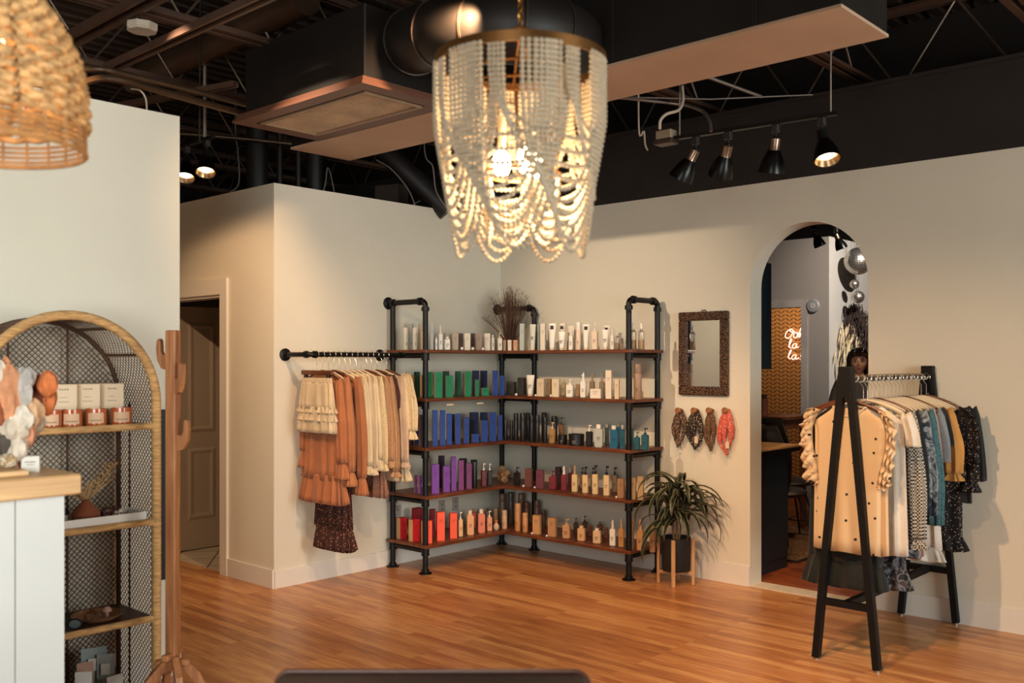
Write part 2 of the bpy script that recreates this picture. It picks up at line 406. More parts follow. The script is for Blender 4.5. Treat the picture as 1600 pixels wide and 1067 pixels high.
# black wall above
structure('wall_upper', G().box((-6, .0, H), (9.5, .14, 3.405)).box((-6, -.03, 3.38), (9.5, .0, 3.405)), BLACKP)
structure('wall_upper_far', G().box((-6, .75, H), (9.5, .85, 4.0)), BLACKP)
structure('closet_light_block', G().box((-3.4, AY+.12, H-.08), (-.12, 0, H-.02)), BLACKP)  # unseen lid added over the closet to block light
# corrugated deck
g = G(); rows = []; zz = [0, 0, .038, .038]
xs = []; x = -6
while x < 9.5: xs += [(x, 4.0), (x+.07, 4.0), (x+.085, 4.038), (x+.135, 4.038)]; x += .15
DECK = mat('black_ribbed_deck', '#3a2e26', .42, .3, .3, 3)
g.grid([[(a, -12, b) for a, b in xs], [(a, 7, b) for a, b in xs]]); structure('ceiling', g, DECK)
# back room shell
Y3 = 3.62; H2 = 2.93
cx3 = ony(1295.5, Y3)
d0, d1 = ony(1150, Y3), ony(1252.5, Y3)
g = G().box((d1, Y3, 0), (cx3, Y3+.12, H2)).box((-6, Y3, 0), (d0, Y3+.12, H2)).box((d0, Y3, 2.19), (d1, Y3+.12, H2)); structure('wall_salon', g, SHADED_GREY)
structure('wall_salon_side', G().box((cx3-.12, Y3+.12, 0), (cx3, 7, H2)).box((cx3-.002, Y3-.001, 0), (cx3+.004, Y3+.12, H2)), mat('lit_grey_paint', '#c9c3ba', .8, 0, .02, 2, .2, 50))  # bright side of the same wall; its light is put into a paler grey
g = G().box((d1, Y3-.018, 0), (d1+.075, Y3, 2.19)).box((d0-.07, Y3-.018, 2.19), (d1+.075, Y3, 2.27)).box((d0-.07, Y3-.018, 0), (d0, Y3, 2.19)); structure('trim_1', g, mat('grey_trim', '#9c9188', .5))
structure('wall_back_room', G().box((cx3, 6.9, 0), (9.5, 7, 2.93)), mat('lit_grey_paint', '#c9c3ba'))
structure('wall_rear', G().box((-6, 7, 0), (9.5, 7.1, 4.0)), BLACKP)
# wallpaper wall with arrow-feather strokes
m, nt, b = newmat('ochre_chevron_wallpaper'); N = nt.nodes; L = nt.links
tc = N.new('ShaderNodeTexCoord'); sp = N.new('ShaderNodeSeparateXYZ'); L.new(tc.outputs['Object'], sp.inputs[0])
def mth(op, a, b2=None, c=None):
    n = N.new('ShaderNodeMath'); n.operation = op
    for i, v in enumerate((a, b2, c)):
        if v is None: continue
        if hasattr(v, 'links'): L.new(v, n.inputs[i])
        else: n.inputs[i].default_value = v
    return n.outputs[0]
u = mth('MULTIPLY', sp.outputs[0], 1/.115); fr = mth('FRACT', mth('ADD', u, 100.0)); tri = mth('ABSOLUTE', mth('SUBTRACT', fr, .5))
zz_ = mth('MULTIPLY', sp.outputs[2], 1/.052); v = mth('FRACT', mth('ADD', mth('ADD', zz_, mth('MULTIPLY', tri, -1.6)), 100.0))
stroke = mth('MULTIPLY', mth('GREATER_THAN', v, .62), mth('MULTIPLY', mth('GREATER_THAN', tri, .05), mth('LESS_THAN', tri, .44)))
mx = N.new('ShaderNodeMix'); mx.data_type = 'RGBA'; mx.inputs[6].default_value = srgb('#c98f52')+(1,); mx.inputs[7].default_value = srgb('#5e4426')+(1,)
L.new(stroke, mx.inputs[0]); L.new(mx.outputs[2], b.inputs['Base Color']); b.inputs['Roughness'].default_value = .8
structure('wall_wallpaper', G().box((-4, 5.4, 0), (cx3-.12, 5.5, H2)), m)
structure('wall_salon_left', G().box((-3, Y3+.12, 0), (-2.9, 5.4, H2)), SHADED_GREY)

# ================================================================== CEILING WORKS
def joist(p0, p1, zb, zt, label, step=.62):
    p0 = Vector((p0[0], p0[1], 0)); p1 = Vector((p1[0], p1[1], 0)); Lh = (p1-p0).length; t = (p1-p0)/Lh
    o = thing('roof_joist', label, 'joist', p0, 0, 'open web roof joists')
    s = Vector((-t.y, t.x, 0))
    for nm, z in (('bottom_chord', zb), ('top_chord', zt)):
        g = G()
        for k in (-1, 1):
            g.bar(s*k*.022+Vector((0, 0, z)), s*k*.022+t*Lh+Vector((0, 0, z)), .008, .045)
            e = .02 if nm == 'bottom_chord' else -.02
            g.bar(s*k*.040+Vector((0, 0, z-e)), s*k*.040+t*Lh+Vector((0, 0, z-e)), .036, .006)
        g.build(nm, BROWNM, o)
    n = int(Lh/step); g = G()
    for i in range(n):
        a = t*(i*step)+Vector((0, 0, zb)); b_ = t*((i+.5)*step)+Vector((0, 0, zt)); c = t*((i+1)*step)+Vector((0, 0, zb))
        g.tube([a, b_], .008, 6); g.tube([b_, c], .008, 6)
    g.build('web', mat('web_steel', '#6b5a4c', .4, .6), o)
    return o
joist((-6, .35), (9.5, .35), 3.42, 3.95, 'open web steel girder running above the black upper wall', .72)
jl = ['open web joist nearest the left end of the ceiling', 'open web joist crossing above the wicker pendant', 'open web joist passing left of the return air box',
      'open web joist passing over the return air box', 'open web joist crossing over the round duct', 'open web joist crossing above the tan duct middle', 'open web joist crossing near the tan duct right end', 'open web joist over the clothes stand at right']
for i, x in enumerate((-4.1, -2.9, -1.7, -.5, .7, 1.9, 3.1, 4.3)):
    joist((x, -11.8), (x, .7), 3.56, 3.96, jl[i], .6)

# long black rectangular duct; reflected light is coloured onto its underside panel
ZD = 3.1
a = W(1312, 12, z=ZD); b_ = W(1387, 58, z=ZD); c = W(475, 237, z=ZD)
dy0, dy1, dx0, dx1 = a.y, b_.y, c.x, (a.x+b_.x)/2
o = thing('rectangular_duct', 'long black rectangular duct with a tan underside running along the ceiling', 'duct', (dx0, dy0, ZD))
T = Matrix.Translation((-dx0, -dy0, -ZD))
G().box((dx0, dy0, ZD+.012), (dx1, dy1, ZD+.42), T).build('duct_body', DARKM, o)
G().box((dx0-.006, dy0-.006, ZD), (dx1+.006, dy1+.006, ZD+.014), T).build('bottom_panel', DUCT_LIT, o)['label'] = 'underside panel with reflected light painted in as tan'
g = G()
for k in range(5):
    xx = dx0+(dx1-dx0)*(k+.5)/5
    g.box((xx-.012, dy0-.012, ZD+.014), (xx+.012, dy0, ZD+.43), T)
g.build('seam_flange', DARKM, o)
# return air box
pn = W(565, 132, z=ZD); plf = W(350, 188, z=ZD); pr = W(678, 180, z=ZD)
bx1, by0 = pn.x, pn.y; bx0 = plf.x; by1 = dy0-.03
print('BOX', bx0, bx1, by0, by1, 'DUCT', dx0, dx1, dy0, dy1)
o = thing('return_air_box', 'big black return air box with a brown framed grille underneath', 'air vent', (bx0, by0, ZD))
T = Matrix.Translation((-bx0, -by0, -ZD))
G().box((bx0+.04, by0+.03, ZD+.05), (bx1-.01, by1-.03, ZD+.46), T, .008).build('box_body', DARKM, o)
g = G(); f = .10
def fr4(g, x0, y0, x1, y1, f, z0, z1, T=None):
    g.box((x0, y0, z0), (x1, y0+f, z1), T).box((x0, y1-f, z0), (x1, y1, z1), T).box((x0, y0+f, z0), (x0+f, y1-f, z1), T).box((x1-f, y0+f, z0), (x1, y1-f, z1), T)
BRF = mat('brown_vent_frame', '#6a4534', .45, .1, .1, 5)
fr4(g, bx0-.03, by0-.02, bx1+.03, by1, f, ZD, ZD+.018, T); fr4(g, bx0-.01, by0, bx1+.01, by1-.02, .05, ZD+.018, ZD+.05, T)
g.build('vent_frame', BRF, o)['label'] = 'wide brown painted grille frame'
g = G(); gx0, gy0, gx1, gy1 = bx0+f, by0+f, bx1-f, by1-f
fr4(g, gx0, gy0, gx1, gy1, .02, ZD-.006, ZD+.01, T); g.build('grille_rim', mat('tan_rim', '#a08468', .4, .3), o)
g = G(); st = .018
n = int((gx1-gx0)/st)
for i in range(n): x = gx0+i*st; g.box((x, gy0, ZD+.006), (x+.005, gy1, ZD+.010), T)
n = int((gy1-gy0)/st)
for i in range(n): y = gy0+i*st; g.box((gx0, y, ZD+.005), (gx1, y+.005, ZD+.011), T)
g.build('grille_mesh', mat('grille_mesh_metal', '#d0b290', .45, .3, .2, 4), o)
G().box((gx0, gy0, ZD+.03), (gx1, gy1, ZD+.04), T).build('filter', mat('dusty_filter', '#a08b74', .9, 0, .3, 5), o)
# round duct elbow linking box and rectangular duct
pts = [W(600, 60, d=5.05), W(650, 55, d=4.85), W(720, 44, d=4.75), W(800, 44, d=4.78), W(865, 62, d=4.95), W(905, 80, d=5.2)]
zc = 3.34; rr = .18
P = smooth_path([W(628, 76, d=5.62), W(655, 62, d=5.3), W(715, 48, d=4.9), W(790, 42, d=4.72), W(850, 50, d=4.78), W(888, 66, d=4.95), W(905, 78, d=5.2)], 6)
o = thing('round_duct', 'fat round black duct elbow behind the beaded chandelier', 'duct', P[0])
P = [p-Vector(o.location) for p in P]
G().tube(P, rr, 28).build('duct_tube', DARKM, o, True)
for k in (5, 10, 15, 20, 25):
    p, u, w = frames(P)[k]; t_ = u.cross(w)
    G().tube([p-t_*.006, p+t_*.006], rr+.008, 28).build('seam_ring', mat('seam_metal', '#4a3d33', .35, .6), o, True)

def rod(name, label, cat, pts, r, m=DARKM, n=8, group=None, sm=True):
    pts = [Vector(p) for p in pts]; o = G().tube([p-pts[0] for p in pts], r, n).build(name, m, None, sm)
    o.location = pts[0]; return tag(o, label, cat, group)
def chan(name, label, a, b, w, h, m=BROWNM):
    a = Vector(a); b = Vector(b); s = (b-a).normalized().cross(Vector((0, 0, 1))).normalized()
    o = G().bar(s*w*.38, b-a+s*w*.38, w*.22, h).bar(-s*w*.38, b-a-s*w*.38, w*.22, h).bar(Vector((0, 0, h/2)), b-a+Vector((0, 0, h/2)), w, .006).build(name, m)
    o.location = a; return tag(o, label, 'beam', 'metal struts under the left ceiling')
def ext(a, b, ka, kb): return a+(a-b)*ka, b+(b-a)*kb
a, b_ = W(108, 83, z=3.52), W(320, 0, z=3.52); a, b_ = ext(a, b_, .8, .8)
chan('ceiling_strut', 'double strut carrying the small white cover plate above left wall', a, (b_.x, a.y, a.z), .11, .05)
a, b_ = W(170, 107, z=3.30), W(360, 38, z=3.30); a, b_ = ext(a, b_, .0, .5)
chan('ceiling_strut', 'thin strut ending above the left wall beside the curved conduits', a, (b_.x, a.y, a.z), .07, .035)
a, b_ = W(185, 166, z=3.3), W(350, 135, z=3.3); a, b_ = ext(a, b_, .3, .1)
chan('ceiling_strut', 'lowest thin strut just above the edge of the left wall', a, b_, .05, .03)
p = W(222, 46, z=3.44)
o = G().lathe([(.075, -.012), (.085, .0), (.085, .03)], (0, 0, 0), 8).build('cover_plate', mat('offwhite_plate', '#b5a794', .6)); o.location = p
tag(o, 'small white octagonal cover plate under the double strut', 'junction box')
EMT = mat('bronze_conduit', '#54402f', .35, .6, .2, 10)
cp = [W(60, 118, z=3.25), W(115, 109, z=3.25), W(160, 108, z=3.25), W(200, 117, z=3.25), W(300, 142, z=3.25), W(420, 172, z=3.25)]
rod('conduit', 'upper curved conduit above the left wall', 'conduit', smooth_path(cp), .019, EMT)
cp = [W(70, 142, z=3.2), W(120, 132, z=3.2), W(160, 122, z=3.2), W(200, 127, z=3.2), W(260, 145, z=3.2), W(400, 183, z=3.2)]
rod('conduit', 'lower curved conduit just over the left wall', 'conduit', smooth_path(cp), .022, EMT)
rod('cable', 'pale loose cable hooking over the left wall edge', 'cable', smooth_path([W(205, 139, d=5.5), W(218, 141, d=5.3), W(226, 150, d=5.3), W(229, 163, d=5.3), W(229, 185, d=5.3)]), .005, mat('pale_cable', '#b9a894', .5))
a, b_ = W(240, 112, z=3.72), W(430, 20, z=3.72)
rod('round_duct', 'round dark duct running high behind the left struts', 'duct', ext(a, b_, .2, .2), .10, mat('brown_duct', '#4a3629', .4, .4, .3, 2), 20)
rod('pipe', 'thin horizontal pipe behind the left spotlights', 'pipe', [W(240, 207, d=8.0), W(300, 210, d=8.0), W(385, 217, d=8.1), W(470, 226, d=8.2), W(560, 235, d=8.3)], .016, EMT)
for i, (px, w, y0_, y1_, lb) in enumerate([(402, 34, 195, 330, 'tall black round pipe behind the door wall corner'), (437, 9, 225, 330, 'thin upright pipe rising behind the shop wall'), (466, 9, 228, 330, 'second thin upright pipe rising behind the shop wall'), (492, 26, 228, 335, 'fat black upright pipe left of the hanging cables')]):
    b0 = W(px, y1_, d=8.35); tp = W(px, y0_, d=8.35); tp.z = 3.98; b0.z = H-.04
    rod('upright_pipe', lb, 'pipe', [b0, tp], w/2*8.35/FPX, DARKM, 14)
rod('slanted_duct', 'slanting dark duct under the ceiling above the shelving corner', 'duct', [W(600, 235, d=7.9), W(700, 330, d=7.9)], .09, DARKM, 18)
G_ = G().box((-.12, -.08, -.15), (.12, .08, .15)); o = G_.build('junction_box', mat('dusty_brown_box', '#3b2f26', .7)); o.location = W(612, 284, d=8.4); o.location.z = H-.02+.15; o.rotation_euler.z = .3
tag(o, 'dark brown utility box above the wall behind the shelving', 'junction box')
WIRE = mat('grey_wire', '#6b625a', .5)
for lb, pts in [('bundle of grey wires dropping behind the door wall', [Vector((*W(368, 205, d=8.2).xy, 3.98)), W(368, 205, d=8.2), W(372, 240, d=8.2), W(373, 286, d=8.2), W(360, 300, d=8.2)]),
                ('arched wire above the wall near the shelving', [W(466, 330, d=8.3), W(504, 300, d=8.3), W(512, 262, d=8.3), W(522, 300, d=8.3), W(520, 330, d=8.3)]),
                ('thin sagging wire left of the beaded chandelier', [W(588, 250, d=7.8), W(612, 265, d=7.8), W(640, 300, d=7.8), W(655, 345, d=7.8)]),
                ('pale wire curving up from wall top beside the chandelier', [W(643, 322, d=8.0), W(660, 312, d=8.0), W(690, 305, d=8.0), W(720, 300, d=8)]),
                ('thin wire dropping past the left rim of the chandelier', [Vector((*W(663, 232, d=7.6).xy, 3.98)), W(663, 232, d=7.6), W(676, 260, d=7.6), W(682, 300, d=7.6), W(702, 330, d=7.6)])]:
    rod('wire', lb, 'wire', smooth_path(pts), .006, WIRE, 6)
rod('threaded_rod', 'long thin hanger rod right of the left partition edge', 'rod', [Vector((*W(313, 92, d=6.2).xy, 3.99)), W(312, 222, d=6.2)], .006, DARKM, 6)
# conduits and wires over the right track
ct = [W(1130, 165, d=5.9), W(1065, 150, d=5.9), W(1000, 155, d=5.9), W(960, 160, d=5.9)]
rod('conduit', 'long grey conduit over the right track', 'conduit', smooth_path([W(940, 150, d=5.8), W(1000, 156, d=5.8), W(1060, 163, d=5.8), W(1095, 172, d=5.7), W(1108, 188, d=5.6), W(1111, 205, d=5.55)]), .010, mat('grey_conduit', '#7d7269', .35, .7))
rod('cable', 'pale flexible cable feeding the right track box', 'cable', smooth_path([W(1066, 135, d=5.75), W(1067, 158, d=5.7), W(1060, 172, d=5.65), W(1042, 178, d=5.62), W(1032, 188, d=5.6), W(1031, 202, d=5.6)]), .009, mat('pale_cable', '#b9a894', .5))
rod('cable', 'short loose cable hanging left of the right track', 'cable', smooth_path([Vector((*W(998, 196, d=6.2).xy, 3.98)), W(998, 196, d=6.2), W(1006, 205, d=6.2), W(1008, 225, d=6.2), W(1012, 235, d=6.2)]), .006, mat('pale_cable', '#b9a894', .5))
rod('wire', 'taut thin wire stretched below the tan duct', 'wire', [W(985, 152, d=6.2), W(1110, 155, d=6.2), W(1270, 148, d=6.3)], .005, WIRE, 6)
rod('conduit', 'straight slanting conduit above the right track', 'conduit', [W(1100, 118, d=6.1), W(1190, 151, d=6.3)], .012, mat('grey_conduit', '#7d7269', .35, .7))

# ------------------------------------------------------------------ track lights
def track(label, a, b, group):
    a = Vector(a); b = Vector(b)
    o = G().bar((0, 0, 0), b-a, .036, .02).build('light_track', mat('track_metal', '#15110f', .4, .4)); o.location = a
    tag(o, label, 'light track'); return o
GLASSY = mat('lamp_face_lit', '#fff0d8', .4, emis='#ffe3bd', estr=5.0)
SILV = mat('reflector_metal', '#c9a67e', .25, .9)
def track_head(label, p, aim, lit, sleeve, energy=0, s=1.0):
    """p = hanging point at the underside of the track"""
    o = thing('spotlight', label, 'spotlight', p, 0, 'spotlights on the ceiling tracks')
    aim = Vector(aim).normalized(); piv = Vector((0, 0, -.075*s)); R = aim.to_track_quat('Z', 'Y').to_matrix().to_4x4()
    G().box((-.022, -.018, -.045), (.022, .018, 0), None, .004).build('track_adapter', mat('adapter_plastic', '#2a2522', .4), o)
    G().tube([(0, 0, -.04), (0, 0, -.075*s)], .007, 8).ball((0, 0, -.078*s), .014).build('stem', BLKM, o, True)
    M = Matrix.Translation(piv) @ R
    prof = [(.026, 0), (.030, .004), (.032, .065), (.034, .07)]
    sl = G().lathe([(a_*s, b__*s) for a_, b__ in prof], (0, 0, 0), 20, M).build('neck_sleeve', sleeve, o, True)
    prof = [(.034, .068), (.045, .09), (.060, .125), (.070, .165), (.073, .195), (.070, .195), (.064, .165), (.052, .125), (.03, .10)]
    G().lathe([(a_*s, b__*s) for a_, b__ in prof], (0, 0, 0), 24, M, caps=False).build('shade', mat('black_shade', '#0d0c0b', .3, .5), o, True)
    G().lathe([(.067*s, .190*s), (.050*s, .155*s)], (0, 0, 0), 24, M, caps=False).build('reflector', SILV, o, True)
    G().lathe([(.001, .150*s), (.048*s, .153*s), (.046*s, .160*s), (.001, .166*s)], (0, 0, 0), 24, M, caps=False).build('bulb_face', GLASSY if lit else mat('lamp_face_off', '#8d8377', .3), o, True)
    if energy:
        q = Vector(p)+piv+aim*.21*s; spot('spotlight_beam', q, q+aim, energy, 62, .8, WARM, .03)
    return o
zt = 2.95
ta = W(1040, 218.5, z=zt); tb = W(1308, 177, z=zt)
track('black light track hanging below the tan duct at right', ta, tb, None)
dirn = (tb-ta).normalized()
def tp(px):
    lo, hi = 0.0, 1.0
    for _ in range(40):
        m_ = (lo+hi)/2; q = ta+(tb-ta)*m_
        X = (q.x-CX)*RT[0]+(q.y-CY)*RT[1]; pp = 800+FPX*X/dep(q.x, q.y)
        if pp < px: lo = m_
        else: hi = m_
    return ta+(tb-ta)*lo-Vector((0, 0, .01))
nick = mat('nickel_sleeve', '#8d7665', .3, .9); blk = mat('black_sleeve', '#0f0e0d', .5)
RTV = Vector((RT[0], RT[1], 0)); FWV = Vector((FW[0], FW[1], 0))
track_head('first spotlight from left on the right track, aimed down left', tp(1087), RTV*-.42+FWV*.35+Vector((0, 0, -.85)), True, nick, 45)
track_head('second spotlight from left on the right track, steel neck, aimed down', tp(1138), RTV*-.14+FWV*.5+Vector((0, 0, -.85)), True, nick, 45)
track_head('third spotlight from left on the right track, aimed straight down', tp(1212), RTV*-.05+FWV*.25+Vector((0, 0, -.95)), True, nick, 45)
track_head('rightmost spotlight of the right track, its lamp face showing', tp(1284), RTV*.03+FWV*-.38+Vector((0, 0, -.85)), True, blk, 40)
for i, px in enumerate((1062, 1298)):
    q = tp(px); top = Vector((q.x, q.y, 3.98)); lb = ['left thin hanger rod of the right track', 'right thin pale hanger rod of the right track'][i]
    rod('hanger_rod', lb, 'rod', [q+Vector((0, 0, .02)), top], .005, mat('pale_rod', '#9a8d80', .4, .5), 6)
q = tp(1041); q.z = zt
o = thing('feed_box', 'pale metal feed box at the left end of the right track', 'junction box', q)
G().box((-.055, -.035, .0), (.055, .035, .055), None, .004).build('box_shell', mat('tan_box', '#a99680', .45, .3), o)
G().box((-.065, -.045, -.03), (.065, .045, .0), None, .004).build('box_base', mat('dark_box_base', '#3a2b22', .4), o)
# left track with two lit heads seen past the partition
zt2 = 3.0
la = W(240, 240, d=7.0); lb_ = W(333, 213, d=7.0); la2 = Vector((la.x, la.y, 3.0))
la = W(262, 236, z=3.12); lb_ = W(333, 214, z=3.12)
track('short light track behind the edge of the left wall', la+(la-lb_)*.8, lb_, None)
for i, (px, lb) in enumerate([(293, 'lit spotlight nearest the left wall edge'), (324, 'lit spotlight at the end of the left track')]):
    k = (px-262)/(333-262); q = la+(lb_-la)*k-Vector((0, 0, .01))
    track_head(lb, q, FWV*-.42+RTV*.08+Vector((0, 0, -.9)), True, blk, 22, .95)
rod('hanger_rod', 'pale flat hanger of the left track', 'rod', [W(320, 218, z=3.13), Vector((*W(320, 218, z=3.13).xy, 3.98))], .012, mat('pale_rod', '#9a8d80'), 6)
# ================================================================== SHELVING UNIT
XF, YF = .485, -.455            # front faces of the two wings
YL, XR = -1.288, 1.685
LEV = [1.688, 1.321, .952, .588, .218]
ZT = 2.055; R0 = .021
SH = wood('stained_pine', '#4a2513', '#7a4325', .4, 'x', 4)
SHY = wood('stained_pine_cross', '#4a2513', '#7a4325', .4, 'y', 4)
o = thing('pipe_shelving', 'black iron pipe corner shelving with five dark wood shelves', 'shelf', (0, 0, 0))
def upright(x, y, z1, flange=True):
    g = G().tube([(x, y, .0), (x, y, z1)], R0, 14)
    for z in LEV: g.tube([(x, y, z-.075), (x, y, z-.015)], R0+.008, 14); g.tube([(x, y, z-.08), (x, y, z-.072)], R0+.011, 14); g.tube([(x, y, z-.02), (x, y, z-.012)], R0+.011, 14)
    if flange: g.lathe([(.05, 0), (.05, .008), (.03, .014), (.03, .03)], (x, y, 0), 16)
    return g.build('upright', PIPE, o, True)
for x, y in ((.058, YL), (.435, YL), (.058, -.045), (.435, -.045), (XR, -.05), (XR, -.42)):
    upright(x, y, ZT if (x, y) == (.058, YL) else ZT-.05 if (x, y) != (.058, -.045) else ZT-.25)
def toprail(pts, fl=None):
    g = G().tube(pts, R0, 14)
    for i in (0, -1):
        pass
    return g
def elbow_path(p0, c0, c1, p1, r=.045):
    # p0 up to corner c0 across to corner c1 down to p1, rounded corners
    out = [Vector(p0)]
    for prev, c, nx in ((p0, c0, c1), (c0, c1, p1)):
        prev, c, nx = Vector(prev), Vector(c), Vector(nx); a = (prev-c).normalized(); b = (nx-c).normalized()
        for k in range(7):
            t = k/6; out.append((c+a*r)*(1-t)**2+c*2*t*(1-t)+(c+b*r)*t*t)
    out.append(Vector(p1)); return out
g = G().tube(elbow_path((XR, -.42, ZT-.1), (XR, -.42, ZT), (XR, -.05, ZT), (XR, -.05, ZT-.1)), R0, 14)
for y, s in ((-.42, 1), (-.05, -1)):
    g.tube([(XR, y, ZT-.075), (XR, y, ZT-.045)], R0+.009, 14); g.tube([(XR, y+s*.045, ZT), (XR, y+s*.075, ZT)], R0+.009, 14)
g.build('top_rail', PIPE, o, True)
for yy in (YL, -.045):
    g = G().tube([(.0, yy, ZT)]+elbow_path((.005, yy, ZT), (.2, yy, ZT), (.435, yy, ZT), (.435, yy, ZT-.1))[8:], R0, 14)
    g.lathe([(.048, 0), (.048, .01), (.028, .016), (.028, .035)], (0, 0, 0), 16, Matrix.Translation((.0, yy, ZT)) @ Matrix.Rotation(pi/2, 4, 'Y'))
    g.tube([(.435, yy, ZT-.075), (.435, yy, ZT-.045)], R0+.009, 14); g.tube([(.36, yy, ZT), (.39, yy, ZT)], R0+.009, 14)
    if yy == YL: g.tube([(.04, yy, ZT), (.076, yy, ZT)], R0+.009, 14)
    g.build('top_rail', PIPE, o, True)
for i, z in enumerate(LEV):
    for y in (YL, -.045):
        G().tube([(.058, y, z-.045), (.435, y, z-.045)], R0*.95, 12).build('cross_pipe', PIPE, o, True)
    G().tube([(XR, -.05, z-.045), (XR, -.42, z-.045)], R0*.95, 12).build('cross_pipe', PIPE, o, True)
    G().box((.02, YL-.035, z-.024), (XF, -.02, z), None, .003).build('shelf_board', SHY, o)
    G().box((XF, YF, z-.024), (XR+.035, -.02, z), None, .003).build('shelf_board', SH, o)
# price strips clipped under the second shelf edge
for px, lb in ((703, 'cream paper tag clipped under the green carton shelf'), (750, 'cream paper tag under shelf edge near the corner')):
    y = onx(px, XF); q = G().box((0, -.035, -.012), (.003, .035, 0)).build('shelf_tag', mat('cream_paper', '#d8c3a5', .8)); q.location = (XF+.001, y, 1.275); tag(q, lb, 'tag', 'paper tags on the shelf edges')
# wall outlets
for px, py, lb in ((690, 792, 'white wall outlet under the fourth shelf, left'), (711, 787, 'white wall outlet under the fourth shelf, right'), (621, 800, 'white wall outlet behind the red cartons')):
    y = onx(px, .0); z = zat(py, 0, y)
    q = thing('wall_outlet', lb, 'outlet', (0, y, z), 0, 'wall outlets behind the shelving')
    G().box((0, -.035, -.055), (.006, .035, .055), None, .001).build('cover', mat('outlet_grey', '#a9a298', .5), q)
    g = G()
    for zz_ in (-.028, .014):
        for yy in (-.008, .006): g.box((.006, yy, zz_), (.0075, yy+.003, zz_+.014))
    g.build('slots', BLKM, q)

